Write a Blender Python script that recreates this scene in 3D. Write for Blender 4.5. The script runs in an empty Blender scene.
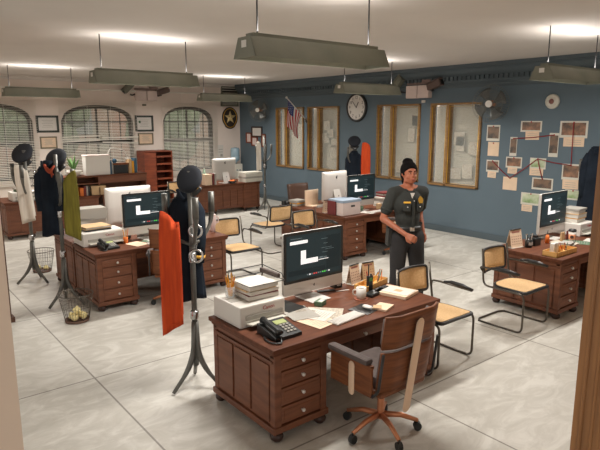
import bpy, bmesh, math, random
from mathutils import Vector, Matrix, Euler
random.seed(7)
PI = math.pi
C = bpy.context.scene.collection
SC = bpy.context.scene

# ------------------------------------------------------------------ camera, world, light
FPX, CAMH, PITCH, YAW = 558.6, 2.3, math.atan(105/558.6), math.radians(38.7)
fh = Vector((-math.cos(YAW), math.sin(YAW), 0)); RT = Vector((fh.y, -fh.x, 0))
FW = fh*math.cos(PITCH) + Vector((0, 0, -math.sin(PITCH))); UP = RT.cross(FW)
O = Vector((0, 0, CAMH))
cam = bpy.data.cameras.new('camera'); camo = bpy.data.objects.new('camera', cam); C.objects.link(camo)
cam.sensor_width = 36; cam.lens = FPX/600*36; cam.clip_end = 200
M = Matrix((RT, UP, -FW)).transposed().to_4x4(); M.translation = O
camo.matrix_world = M; SC.camera = camo

def ray(px, py): return FW*FPX + RT*(px-300) + UP*(225-py)
def onz(px, py, z=0.0): d = ray(px, py); return O + d*((z-O.z)/d.z)
def onx(px, py, x): d = ray(px, py); return O + d*((x-O.x)/d.x)
def ony(px, py, y): d = ray(px, py); return O + d*((y-O.y)/d.y)

w = bpy.data.worlds.new('sky'); SC.world = w; w.use_nodes = True
wb = w.node_tree.nodes['Background']; wb.inputs[0].default_value = (1.0, 0.955, 0.91, 1); wb.inputs[1].default_value = 1.3
def area(name, loc, sx, sy, power, rot=(0, 0, 0), col=(1, .93, .85)):
    l = bpy.data.lights.new(name, 'AREA'); l.shape = 'RECTANGLE'; l.size = sx; l.size_y = sy; l.energy = power; l.color = col
    o = bpy.data.objects.new(name, l); C.objects.link(o); o.location = loc; o.rotation_euler = rot; return o
LAMPS = [(-12.2, 3.15), (-12.2, 7.4), (-7.2, 3.17), (-7.2, 7.33), (-3.4, 6.95), (-3.62, 3.08)]
LZ = 2.755; WYB = 9.55
CEIL = 3.35
for (lx, ly) in LAMPS: area('tube_light', (lx, ly, LZ+.004), .14, 1.3, 66, col=(1, .95, .89)); area('ceiling_fill', (lx, ly, LZ+.20), (.10), 1.2, 8, (PI, 0, 0), (1, .95, .90))  # tubes shine down; the upward fills are added to brighten the ceiling
area('fill_behind_blinds', (-9.6, WYB+.65, 3.2), 7, .4, 60)  # added fill, no visible lamp: brightens the blinds behind the interior windows
SC.view_settings.view_transform = 'Standard'; SC.view_settings.look = 'None'
SC.view_settings.gamma = 1; SC.view_settings.use_curve_mapping = False; SC.view_settings.exposure = 0.16

# ------------------------------------------------------------------ materials
def lin(c): return tuple(((v/255)/12.92 if v/255 <= .04045 else ((v/255+.055)/1.055)**2.4) for v in c)+(1,)
def mat(name, c, rough=.6, metal=0, noise=0, scale=8, c2=None, stretch=None, emit=None, estr=0, bump=0, alpha=None, trans=0, spec=None):
    m = bpy.data.materials.new(name); m.use_nodes = True; nt = m.node_tree; b = nt.nodes['Principled BSDF']
    col = lin(c); b.inputs['Base Color'].default_value = col
    b.inputs['Roughness'].default_value = rough; b.inputs['Metallic'].default_value = metal
    if spec is not None: b.inputs['Specular IOR Level'].default_value = spec
    if noise or c2:
        tc = nt.nodes.new('ShaderNodeTexCoord'); mp = nt.nodes.new('ShaderNodeMapping')
        nz = nt.nodes.new('ShaderNodeTexNoise'); rp = nt.nodes.new('ShaderNodeValToRGB')
        nt.links.new(tc.outputs['Object'], mp.inputs[0]); nt.links.new(mp.outputs[0], nz.inputs[0])
        if stretch: mp.inputs['Scale'].default_value = stretch
        nz.inputs['Scale'].default_value = scale; nz.inputs['Detail'].default_value = 5
        b2 = lin(c2) if c2 else tuple(v*(1-noise) for v in col[:3])+(1,)
        rp.color_ramp.elements[0].color = b2; rp.color_ramp.elements[1].color = col
        rp.color_ramp.elements[0].position = .35; rp.color_ramp.elements[1].position = .65
        nt.links.new(nz.outputs[0], rp.inputs[0]); nt.links.new(rp.outputs[0], b.inputs['Base Color'])
        if bump:
            bp = nt.nodes.new('ShaderNodeBump'); bp.inputs['Strength'].default_value = bump; bp.inputs['Distance'].default_value = .01
            nt.links.new(nz.outputs[0], bp.inputs['Height']); nt.links.new(bp.outputs[0], b.inputs['Normal'])
    if emit: b.inputs['Emission Color'].default_value = lin(emit); b.inputs['Emission Strength'].default_value = estr
    if trans: b.inputs['Transmission Weight'].default_value = trans
    if alpha is not None: b.inputs['Alpha'].default_value = alpha
    return m
WOOD = mat('mahogany', (118, 71, 46), .5, c2=(99, 57, 36), scale=3, stretch=(1, 1, 9))
WOODT = mat('mahogany_top', (106, 64, 44), .55, spec=.2, c2=(88, 51, 35), scale=4, stretch=(6, 1, 1))
WOODD = mat('mahogany_drawer', (122, 74, 49), .5, c2=(105, 62, 40), scale=4, stretch=(1, 1, 9))
DARK = mat('dark_wood_foot', (52, 30, 22), .5)
WALN = mat('walnut_plywood', (124, 74, 42), .5, spec=.3, c2=(96, 54, 30), scale=4, stretch=(1, 1, 14))
WALN2 = mat('red_wood', (140, 68, 38), .5, c2=(112, 50, 28), scale=3, stretch=(1, 1, 6))
BEIGE = mat('beige_strut', (214, 184, 156), .5)
CUSH = mat('grey_cushion', (88, 76, 72), .8, noise=.2, scale=20)
STEEL = mat('chrome', (190, 190, 190), .25, 1)
IRON = mat('dark_iron', (104, 103, 98), .45, .5, noise=.2, scale=12)
BLK = mat('black_metal', (34, 33, 33), .4)
BLKP = mat('black_plastic', (30, 32, 32), .4)
TUBE = mat('smoked_tube', (92, 86, 78), .3, .7)
CANE = mat('cane_weave', (226, 190, 142), .8, c2=(212, 174, 124), scale=55)
COPPER = mat('copper_base', (192, 128, 92), .35, .5)
WHITE = mat('white_plastic', (212, 208, 201), .45)
WHITE2 = mat('aged_white_plastic', (205, 202, 190), .55)
ALU = mat('aluminium', (208, 204, 198), .4, .25)
PAPER = mat('paper', (208, 203, 193), .9, noise=.08, scale=12)
CREAM = mat('cream_card', (226, 200, 172), .85, noise=.08, scale=9)
PINKW = mat('pale_box_card', (220, 204, 198), .85, noise=.05, scale=9)
KRAFT = mat('kraft_card', (200, 168, 128), .85, noise=.12)
NEWS = mat('newsprint', (200, 190, 172), .9, c2=(168, 158, 144), scale=40)
GREYP = mat('grey_paper', (160, 156, 148), .9)
INK = mat('ink', (60, 55, 52), .9)
REDI = mat('red_ink', (172, 44, 44), .7)
GREEN = mat('green_card', (88, 112, 88), .8)
GREENB = mat('bright_green', (90, 190, 60), .6)
BLUELID = mat('blue_grey_lid', (150, 166, 184), .8)
BLUEB = mat('teal_blue', (60, 96, 120), .7)
YEL = mat('pencil_yellow', (226, 160, 40), .6)
ORG = mat('orange', (214, 112, 40), .6)
MAPLE = mat('maple_tray', (226, 180, 110), .6, c2=(206, 156, 88), scale=6, stretch=(1, 6, 1))
MARO = mat('maroon', (108, 40, 40), .7)
PINK = mat('pink_enamel', (232, 208, 204), .4)
NAVY = mat('navy_wool', (30, 38, 48), .95, spec=.2, c2=(21, 27, 36), scale=7, bump=.3)
CAPM = mat('cap_wool', (26, 30, 38), .9, noise=.2)
ORANGEC = mat('orange_cloth', (206, 74, 18), .85, c2=(184, 58, 12), scale=6, stretch=(6, 6, .6))
OLIVE = mat('olive_cloth', (132, 124, 46), .9, c2=(106, 100, 36), scale=6, stretch=(6, 6, .6))
WHITEC = mat('white_cloth', (214, 206, 194), .9, c2=(196, 188, 176), scale=6, stretch=(6, 6, .6))
GOLD = mat('gold', (222, 172, 70), .35, .6)
GOLDB = mat('gold_braid', (226, 172, 62), .5)
SKIN = mat('skin', (162, 96, 68), .55, noise=.08, scale=6)
HAIR = mat('black_hair', (14, 12, 12), .85, spec=.1)
SHIRT = mat('uniform_shirt', (44, 46, 43), .9, noise=.12, scale=12)
PANTS = mat('uniform_trousers', (38, 36, 37), .9, noise=.15, scale=12)
LIP = mat('lips', (150, 74, 66), .5)
EYE = mat('eye_white', (170, 160, 152), .3)
GLASSM = mat('clear_glass', (225, 232, 232), .05, alpha=.25)
SCREEN = mat('screen_dark', (36, 48, 52), .35, emit=(44, 60, 64), estr=.35, spec=.2)
SCRD = mat('screen_darker', (30, 42, 46), .35, emit=(36, 50, 54), estr=.3, spec=.2)
SCRW = mat('screen_white', (220, 220, 220), .3, emit=(235, 235, 235), estr=.75)
SCRG = mat('screen_grey', (90, 104, 108), .3, emit=(100, 118, 122), estr=.5)
SCRR = mat('screen_red', (200, 60, 60), .3, emit=(220, 70, 70), estr=.6)
SCRN = mat('screen_green', (70, 200, 70), .3, emit=(80, 220, 80), estr=.6)
LCD = mat('lcd', (170, 180, 120), .3)
LAMPM = mat('lamp_housing', (118, 118, 104), .6, c2=(104, 106, 92), scale=3)
TUBEL = mat('tube_glow', (255, 250, 235), .5, emit=(255, 246, 230), estr=1.5)
WALLW = mat('white_plaster', (234, 222, 212), .9, c2=(226, 214, 204), scale=1.5)
WALLB = mat('slate_blue_paint', (94, 110, 120), .8, c2=(90, 106, 116), scale=1.5)
WALLN = mat('near_plaster', (206, 184, 164), .9)
CORN = mat('cornice_blue', (80, 92, 98), .75)
CEILM = mat('ceiling_paint', (214, 207, 200), .95, c2=(208, 201, 194), scale=1)
CASE = mat('door_casing', (156, 108, 62), .5, c2=(128, 86, 48), scale=3, stretch=(8, 8, .5))
POSTM = mat('brown_trim', (86, 56, 40), .6)
BRASSW = mat('window_wood', (150, 116, 72), .6, c2=(126, 94, 56), scale=4, stretch=(1, 1, 8))
WDARK = mat('dark_window_frame', (58, 54, 48), .6)
BLIND = mat('blind_slat', (226, 222, 212), .6)
PINTERIOR = mat('blind_cloth', (214, 206, 188), .9, c2=(196, 190, 172), scale=14, stretch=(1, 1, 5))
LEAF = mat('plant_leaf', (96, 136, 72), .7, noise=.3)
LEATHER = mat('brown_leather', (84, 60, 48), .5, noise=.15)
BULB = mat('emergency_lens', (240, 236, 226), .2)

def floor_mat():
    m = bpy.data.materials.new('marble_tiles'); m.use_nodes = True; nt = m.node_tree; b = nt.nodes['Principled BSDF']; N = nt.nodes.new; L = nt.links.new
    b.inputs['Roughness'].default_value = .5
    tc = N('ShaderNodeTexCoord')
    n1 = N('ShaderNodeTexNoise'); n1.inputs['Scale'].default_value = 3.2; n1.inputs['Detail'].default_value = 9; n1.inputs['Roughness'].default_value = .65; n1.inputs['Distortion'].default_value = 1.2
    mp = N('ShaderNodeMapping'); mp.inputs['Scale'].default_value = (1.6, .8, 1); mp.inputs['Rotation'].default_value = (0, 0, .5)
    L(tc.outputs['Object'], mp.inputs[0]); L(mp.outputs[0], n1.inputs[0])
    r = N('ShaderNodeValToRGB'); e = r.color_ramp.elements
    e[0].position = .30; e[0].color = lin((184, 181, 171)); e[1].position = .64; e[1].color = lin((212, 210, 202))
    k = e.new(.47); k.color = lin((194, 191, 182))
    L(n1.outputs[0], r.inputs[0])
    br = N('ShaderNodeTexBrick'); br.offset = 0; br.inputs['Scale'].default_value = 1; br.inputs['Mortar Size'].default_value = .008; br.inputs['Mortar Smooth'].default_value = .1
    br.inputs['Brick Width'].default_value = 2.0; br.inputs['Row Height'].default_value = 1.95
    br.inputs['Color1'].default_value = br.inputs['Color2'].default_value = (1, 1, 1, 1); br.inputs['Mortar'].default_value = (.42, .4, .38, 1)
    m2 = N('ShaderNodeMapping'); m2.inputs['Location'].default_value = (2.85+20, -1.5+19.5, 0); L(tc.outputs['Object'], m2.inputs[0]); L(m2.outputs[0], br.inputs[0])
    mx = N('ShaderNodeMix'); mx.data_type = 'RGBA'; mx.blend_type = 'MULTIPLY'; mx.inputs[0].default_value = 1
    L(r.outputs[0], mx.inputs[6]); L(br.outputs[0], mx.inputs[7]); L(mx.outputs[2], b.inputs['Base Color'])
    return m
FLOORM = floor_mat()

# ------------------------------------------------------------------ mesh helpers
class MB:
    def __init__(s): s.bm = bmesh.new(); s.mi = 0
    def _fin(s, ret, mtx=None, mi=None):
        vs = ret['verts'] if isinstance(ret, dict) else ret
        if mtx is not None: bmesh.ops.transform(s.bm, matrix=mtx, verts=vs)
        fs = {f for v in vs for f in v.link_faces}
        for f in fs: f.material_index = s.mi if mi is None else mi
        return vs
    def box(s, c, sz, rot=None, bevel=0, mi=None):
        r = bmesh.ops.create_cube(s.bm, size=1)['verts']
        mt = Matrix.Translation(Vector(c)) @ ((Euler(rot).to_matrix().to_4x4()) if rot else Matrix.Identity(4)) @ Matrix.Diagonal((sz[0], sz[1], sz[2], 1))
        s._fin(r, mt, mi)
        if bevel:
            es = list({e for v in r for e in v.link_edges})
            k = s.mi if mi is None else mi
            out = bmesh.ops.bevel(s.bm, geom=es, offset=bevel, segments=2, affect='EDGES', profile=.6)
            for f in out['faces']: f.material_index = k
        return s
    def cyl(s, p0, p1, r0, r1=None, seg=14, mi=None, cap=True):
        p0 = Vector(p0); p1 = Vector(p1); d = p1-p0
        r = bmesh.ops.create_cone(s.bm, cap_ends=cap, segments=seg, radius1=r0, radius2=r0 if r1 is None else r1, depth=d.length)['verts']
        q = Vector((0, 0, 1)).rotation_difference(d.normalized() if d.length else Vector((0, 0, 1))).to_matrix().to_4x4()
        s._fin(r, Matrix.Translation((p0+p1)/2) @ q, mi); return s
    def ball(s, c, r, sc=(1, 1, 1), seg=14, rot=None, mi=None):
        v = bmesh.ops.create_uvsphere(s.bm, u_segments=seg, v_segments=max(6, seg//2+1), radius=r)['verts']
        s._fin(v, Matrix.Translation(Vector(c)) @ (Euler(rot).to_matrix().to_4x4() if rot else Matrix.Identity(4)) @ Matrix.Diagonal((sc[0], sc[1], sc[2], 1)), mi); return s
    def tube(s, pts, r, seg=8, closed=False, mi=None, smooth=0):
        pts = [Vector(p) for p in pts]
        n0 = len(pts)
        if smooth: pts = rounded(pts, smooth, closed)
        n = len(pts); rings = []
        rs = r if isinstance(r, (list, tuple)) else [r]*n
        if len(rs) != n:
            q = [i*(n0-1)/(n-1) for i in range(n)]
            rs = [rs[int(v)]*(1-(v-int(v)))+rs[min(int(v)+1, n0-1)]*(v-int(v)) for v in q]
        nrm = None
        for i, p in enumerate(pts):
            a = pts[(i-1) % n] if (closed or i > 0) else p; b = pts[(i+1) % n] if (closed or i < n-1) else p
            t = (b-a).normalized()
            if nrm is None: nrm = t.orthogonal().normalized()
            nrm = (nrm - t*nrm.dot(t)); nrm = nrm.normalized() if nrm.length > 1e-6 else t.orthogonal().normalized()
            bn = t.cross(nrm)
            rings.append([s.bm.verts.new(p + (nrm*math.cos(2*PI*k/seg)+bn*math.sin(2*PI*k/seg))*rs[i]) for k in range(seg)])
        k_ = s.mi if mi is None else mi
        for i in range(n if closed else n-1):
            A = rings[i]; B = rings[(i+1) % n]
            for k in range(seg):
                f = s.bm.faces.new((A[k], A[(k+1) % seg], B[(k+1) % seg], B[k])); f.material_index = k_; f.smooth = True
        if not closed:
            for R_, rev in ((rings[0], True), (rings[-1], False)):
                f = s.bm.faces.new(R_[::-1] if rev else R_); f.material_index = k_
        return s
    def lathe(s, prof, c=(0, 0, 0), seg=20, mi=None, sc=(1, 1), closed=True):
        c = Vector(c); rings = []
        k_ = s.mi if mi is None else mi
        for (r, z) in prof:
            rings.append([s.bm.verts.new(c+Vector((r*sc[0]*math.cos(2*PI*k/seg), r*sc[1]*math.sin(2*PI*k/seg), z))) for k in range(seg)])
        for A, B in zip(rings, rings[1:]):
            for k in range(seg):
                f = s.bm.faces.new((A[k], A[(k+1) % seg], B[(k+1) % seg], B[k])); f.material_index = k_; f.smooth = True
        if closed:
            f = s.bm.faces.new(rings[0][::-1]); f.material_index = k_
            f = s.bm.faces.new(rings[-1]); f.material_index = k_
        return s
    def prism(s, poly, t, mtx, mi=None):   # poly 2D in local xy, extruded from z=0 to z=t, then mtx
        k_ = s.mi if mi is None else mi
        a = [s.bm.verts.new(mtx @ Vector((x, y, 0))) for x, y in poly]; b = [s.bm.verts.new(mtx @ Vector((x, y, t))) for x, y in poly]
        fs = [s.bm.faces.new(a[::-1]), s.bm.faces.new(b)]
        for i in range(len(a)): j = (i+1) % len(a); fs.append(s.bm.faces.new((a[i], a[j], b[j], b[i])))
        for f in fs: f.material_index = k_
        return s
    def grid(s, fn, nu, nv, th=0.004, mi=None):
        # thin sheet with thickness: fn(u,v)->Vector
        k_ = s.mi if mi is None else mi
        P = [[fn(i/nu, j/nv) for j in range(nv+1)] for i in range(nu+1)]
        def nr(i, j):
            a = P[min(i+1, nu)][j]-P[max(i-1, 0)][j]; b = P[i][min(j+1, nv)]-P[i][max(j-1, 0)]
            n = a.cross(b); return n.normalized() if n.length > 1e-9 else Vector((0, 0, 1))
        T = [[s.bm.verts.new(P[i][j]+nr(i, j)*th/2) for j in range(nv+1)] for i in range(nu+1)]
        Bt = [[s.bm.verts.new(P[i][j]-nr(i, j)*th/2) for j in range(nv+1)] for i in range(nu+1)]
        def F(vs, k=None):
            f = s.bm.faces.new(vs); f.material_index = k_ if k is None else k; f.smooth = True; return f
        for i in range(nu):
            for j in range(nv):
                k = s.cellmi(i, j) if hasattr(s, 'cellmi') else None
                F((T[i][j], T[i+1][j], T[i+1][j+1], T[i][j+1]), k); F((Bt[i][j], Bt[i][j+1], Bt[i+1][j+1], Bt[i+1][j]), k)
        for i in range(nu):
            F((T[i][0], Bt[i][0], Bt[i+1][0], T[i+1][0])); F((T[i][nv], T[i+1][nv], Bt[i+1][nv], Bt[i][nv]))
        for j in range(nv):
            F((T[0][j], T[0][j+1], Bt[0][j+1], Bt[0][j])); F((T[nu][j], Bt[nu][j], Bt[nu][j+1], T[nu][j+1]))
        return s
    def build(s, name, mats, parent=None, smooth=False, loc=None, rot=None):
        me = bpy.data.meshes.new(name)
        bmesh.ops.recalc_face_normals(s.bm, faces=s.bm.faces[:])
        if smooth:
            for f in s.bm.faces: f.smooth = True
        s.bm.to_mesh(me); s.bm.free()
        if not isinstance(mats, (list, tuple)): mats = [mats]
        for m in mats: me.materials.append(m)
        if smooth:
            try: me.set_sharp_from_angle(angle=math.radians(40))
            except Exception: pass
        o = bpy.data.objects.new(name, me); C.objects.link(o)
        if parent: o.parent = parent
        if loc: o.location = loc
        if rot: o.rotation_euler = rot
        return o
def rounded(pts, r, closed=False, n=5):
    out = []; N = len(pts)
    for i, p in enumerate(pts):
        if not closed and i in (0, N-1): out.append(p); continue
        a = pts[(i-1) % N]; b = pts[(i+1) % N]
        da = (a-p); db = (b-p); ra = min(r, da.length*.49, db.length*.49)
        p0 = p+da.normalized()*ra; p1 = p+db.normalized()*ra
        for k in range(n+1):
            t = k/n; out.append(p0*(1-t)**2 + p*2*t*(1-t) + p1*t*t)
    return out
def rrect(w, h, r, n=4):
    out = []
    for cx, cy, a0 in ((w/2-r, h/2-r, 0), (-w/2+r, h/2-r, PI/2), (-w/2+r, -h/2+r, PI), (w/2-r, -h/2+r, 3*PI/2)):
        for k in range(n+1): a = a0+PI/2*k/n; out.append((cx+r*math.cos(a), cy+r*math.sin(a)))
    return out
def tag(o, label, cat, group=None):
    o['label'] = label; o['category'] = cat
    if group: o['group'] = group
    return o
def thing(name, label, cat, loc=(0, 0, 0), rz=0, group=None):
    o = bpy.data.objects.new(name, None); C.objects.link(o); o.empty_display_size = .1
    o.location = loc; o.rotation_euler = (0, 0, rz); return tag(o, label, cat, group)
def struct(mb, name, mats, parent=None, smooth=False):
    o = mb.build(name, mats, parent, smooth)
    if not parent: o['kind'] = 'structure'
    return o
def dup(o, label=None, loc=None, rz=None, group=None, parent=None):
    c = o.copy(); C.objects.link(c)
    if parent: c.parent = parent
    for ch in list(o.children): dup(ch, parent=c)
    if label: c['label'] = label
    if group: c['group'] = group
    if loc is not None: c.location = loc
    if rz is not None: c.rotation_euler = (0, 0, rz)
    return c
def text_mesh(body, size, mtx, name, m, parent, depth=.001, font_x=1.0):
    cu = bpy.data.curves.new(name, 'FONT'); cu.body = body; cu.size = size; cu.extrude = depth; cu.align_x = 'CENTER'; cu.align_y = 'CENTER'
    t = bpy.data.objects.new('tmp', cu); C.objects.link(t); bpy.context.view_layer.update()
    me = bpy.data.meshes.new_from_object(t.evaluated_get(bpy.context.evaluated_depsgraph_get()))
    bpy.data.objects.remove(t); me.transform(mtx @ Matrix.Diagonal((font_x, 1, 1, 1))); me.materials.clear(); me.materials.append(m); me.name = name
    o = bpy.data.objects.new(name, me); C.objects.link(o)
    if parent: o.parent = parent
    return o
def frame_x(loc):  # local xy plane of text -> world: text x along +Y, text y along Z, facing +X
    return Matrix.Translation(Vector(loc)) @ Matrix(((0, 0, 1, 0), (1, 0, 0, 0), (0, 1, 0, 0), (0, 0, 0, 1)))
def frame_my(loc):  # facing -Y
    return Matrix.Translation(Vector(loc)) @ Matrix(((1, 0, 0, 0), (0, 0, -1, 0), (0, 1, 0, 0), (0, 0, 0, 1)))
def voxel(mb, name, mats, vs, parent=None, smooth_it=4, loc=None, rot=None, paint=None):
    """union of overlapping closed pieces -> one continuous surface"""
    o = mb.build(name, mats, None)
    m = o.modifiers.new('r', 'REMESH'); m.mode = 'VOXEL'; m.voxel_size = vs; m.use_smooth_shade = True
    if smooth_it: s = o.modifiers.new('s', 'SMOOTH'); s.factor = .5; s.iterations = smooth_it
    bpy.context.view_layer.update()
    me = bpy.data.meshes.new_from_object(o.evaluated_get(bpy.context.evaluated_depsgraph_get()))
    o.modifiers.clear(); o.data = me; me.name = name
    if not me.materials:
        for k in (mats if isinstance(mats, (list, tuple)) else [mats]): me.materials.append(k)
    for p in me.polygons:
        p.use_smooth = True; p.material_index = paint(p.center) if paint else 0
    if parent: o.parent = parent
    if loc: o.location = loc
    if rot: o.rotation_euler = rot
    return o

# ------------------------------------------------------------------ room shell
WX, WY = -14.9, 9.55
struct(MB().box((-4.5, 2, -.05), (21.5, 16, .1)), 'floor', FLOORM)
struct(MB().box((-4.5, 2, CEIL+.05), (21.5, 16, .1)), 'ceiling', CEILM)
# blue wall (right) with four openings for the interior windows
def wall_with_holes(name, m, horiz, fixed, th, a0, a1, holes, z1=CEIL):
    mb = MB()
    def seg(u0, u1, z0, zz):
        if u1-u0 < 1e-4 or zz-z0 < 1e-4: return
        if horiz: mb.box(((u0+u1)/2, fixed+th/2, (z0+zz)/2), (u1-u0, abs(th), zz-z0))
        else: mb.box((fixed+th/2, (u0+u1)/2, (z0+zz)/2), (abs(th), u1-u0, zz-z0))
    u = a0
    for (h0, h1, b, t) in holes: seg(u, h0, 0, z1); seg(h0, h1, 0, b); seg(h0, h1, t, z1); u = h1
    seg(u, a1, 0, z1)
    return mb
BW = [(-12.98, -11.74, 1.0, 2.64), (-11.58, -10.36, 1.0, 2.64), (-9.07, -7.82, .98, 2.64), (-7.55, -6.33, .96, 2.64)]
struct(wall_with_holes('wall_right', WALLB, True, WY, .2, WX, 3.5, BW), 'wall_right', WALLB)
# left wall with three arched windows
AW = [(1.75, 3.58, .85, 2.68), (4.24, 6.13, .85, 2.68), (7.0, 8.62, .85, 2.68)]
def arch_z(u, y0, y1): # segmental arch
    t = (u-(y0+y1)/2)/((y1-y0)/2); return 2.28+.40*math.sqrt(max(0, 1-abs(t)**2.4))
mb = MB(); y = 1.2-.3
def wbox(y0, y1, z0, z1):
    if y1-y0 > 1e-4 and z1-z0 > 1e-4: mb.box((WX-.15, (y0+y1)/2, (z0+z1)/2), (.3, y1-y0, z1-z0))
for (a, b, z0, z1) in AW:
    wbox(y, a, 0, CEIL); wbox(a, b, 0, z0)
    n = 20
    poly = [(a, CEIL), (b, CEIL)] + [(b-(b-a)*k/n, arch_z(b-(b-a)*k/n, a, b)) for k in range(n+1)]
    fr = Matrix.Translation((WX-.3, 0, 0)) @ Matrix(((0, 0, 1, 0), (1, 0, 0, 0), (0, 1, 0, 0), (0, 0, 0, 1)))
    mb.prism(poly, .3, fr)
    y = b
wbox(y, WY+.2, 0, CEIL)
struct(mb, 'wall_left', WALLW)
struct(MB().box((-10.95, 1.1, CEIL/2), (8.0, .15, CEIL)), 'wall_front', WALLW)
# brown end trim of that wall, then the near opening the room is seen through
struct(MB().box((-6.95, 1.2, CEIL/2), (.09, .1, CEIL)).box((-6.93, 1.21, .03), (.13, .13, .06)), 'trim_1', POSTM)
jl = onx(17.5, 385, -1.0); YR = onx(576, 385, -1.12).y
struct(MB().box((-1.08, jl.y-2, CEIL/2), (.16, 4, CEIL)), 'wall_near_left', WALLN)
struct(MB().box((-1.06, YR+.14+2.2, CEIL/2), (.10, 4.4, CEIL)), 'wall_near_right', WALLN)
cs = MB()
cs.box((-1.06, YR+.07, CEIL/2), (.12, .14, CEIL))
for k, (o_, rr) in enumerate(((.012, .012), (.04, .014), (.075, .012), (.11, .010))): cs.cyl((-1.0, YR+o_, 0), (-1.0, YR+o_, CEIL), rr, seg=10)
cs.cyl((-1.03, YR, 0), (-1.03, YR, CEIL), .008, seg=10).cyl((-1.08, YR, 0), (-1.08, YR, CEIL), .010, seg=10)
struct(cs, 'trim_2', CASE, smooth=False)
struct(MB().box((2.2, WY-.02, CEIL/2), (.2, .2, CEIL)), 'trim_3', WALLW)

# cornice with dentils on the blue wall
mb = MB(); X0, X1 = WX+.0, 3.4
prof = [(0, 2.92), (.02, 2.92), (.03, 2.96), (.05, 2.98), (.05, 3.03), (.075, 3.05), (.075, 3.14), (.10, 3.16), (.14, 3.19), (.17, 3.24), (.17, 3.28), (.20, 3.29), (.20, CEIL), (0, CEIL)]
mb.prism([(p[0], p[1]) for p in prof], X1-X0, Matrix.Translation((X0, WY, 0)) @ Matrix(((0, 0, 1, 0), (-1, 0, 0, 0), (0, 1, 0, 0), (0, 0, 0, 1))))
x = X0+.1
while x < 1.0: mb.box((x, WY-.092, 3.10), (.05, .035, .07)); x += .1
struct(mb, 'trim_4', CORN)
mb = MB()
mb.prism([(0, 3.25), (.02, 3.25), (.03, 3.29), (.06, 3.31), (.06, CEIL), (0, CEIL)], WY-1.2, Matrix.Translation((WX, 1.2, 0)) @ Matrix(((1, 0, 0, 0), (0, 0, 1, 0), (0, 1, 0, 0), (0, 0, 0, 1))))
struct(mb, 'trim_5', CEILM)
struct(MB().box(((WX+3.4)/2, WY-.012, .06), (3.4-WX, .024, .12), bevel=.004), 'baseboard_right', CORN)
struct(MB().box((WX+.012, 5.3, .06), (.024, 8.3, .12), bevel=.004), 'baseboard_left', WHITE2)

# arched windows: frame, muntins, glass
for i, (a, b, z0, z1) in enumerate(AW):
    n = 24; xs = WX-.16
    outer = [(a, z0), (b, z0)] + [(b-(b-a)*k/n, arch_z(b-(b-a)*k/n, a, b)) for k in range(n+1)]
    fo = MB(); cy = (a+b)/2
    pts = [Vector((xs, u, z)) for u, z in outer]
    fo.tube(pts, .10, 6, closed=True)
    w_ = struct(fo, 'window_%d' % (i+1), WDARK)
    mu = MB()
    for k in range(1, 6):
        u = a+(b-a)*k/6; mu.box((xs, u, (z0+arch_z(u, a, b))/2), (.03, .02 if k != 3 else .05, arch_z(u, a, b)-z0))
    for z, t in ((1.2, .03), (1.72, .09), (2.25, .03)): mu.box((xs, cy, z), (.035, b-a, t))
    mu.build('muntins', WDARK, w_)
    g = MB(); g.prism(outer, .006, Matrix.Translation((xs, 0, 0)) @ Matrix(((0, 0, 1, 0), (1, 0, 0, 0), (0, 1, 0, 0), (0, 0, 0, 1))))
    g.build('glass', mat('window_glass', (235, 240, 238), .03, alpha=.12), w_)
# outside
struct(MB().box((-26, 5, -.6), (22, 40, .1)), 'ground', mat('outside_paving', (140, 140, 128), .9, noise=.2))
def tree(x, y, h, label, c):
    t = thing('tree', label, 'tree', (x, y, -.5), 0, 'trees outside the arched windows')
    MB().cyl((0, 0, 0), (0, 0, h*.6), .18, .1).build('trunk', mat('bark', (90, 76, 60), .9), t)
    mb = MB()
    for k in range(26):
        a = random.random()*6.28; r = random.random()**.5*h*.3
        mb.ball((r*math.cos(a), r*math.sin(a), h*.62+random.uniform(-.3, .35)*h*.7), random.uniform(.35, .8), seg=8)
    mb.build('foliage', mat('tree_leaves', c, .9, noise=.4, scale=3), t, smooth=True)
tree(-21, 2.6, 4.2, 'green tree seen through the leftmost arched window', (116, 132, 98))
tree(-24.5, 6.2, 4.8, 'green tree seen through the middle arched window', (122, 136, 104))
tree(-21, 9.8, 4.0, 'green tree seen through the arched window nearest the blue wall', (118, 130, 100))
bd = thing('building', 'reddish brick building outside behind the trees', 'building', (-30, 9, -.5))
MB().box((0, 0, 3), (3, 26, 6)).build('wall', mat('brick_wall', (164, 128, 108), .9, c2=(150, 146, 128), scale=.6), bd)
for k in range(7):
    w_ = MB().box((1.55, -9+k*3, 2.9), (.1, 1.1, 1.6)).build('window', mat('outside_window', (120, 126, 120), .4), bd)
MB().box((0, 0, 6.1), (3.3, 26.4, .25)).build('roof', mat('roof_tiles', (140, 90, 70), .9), bd)

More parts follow.
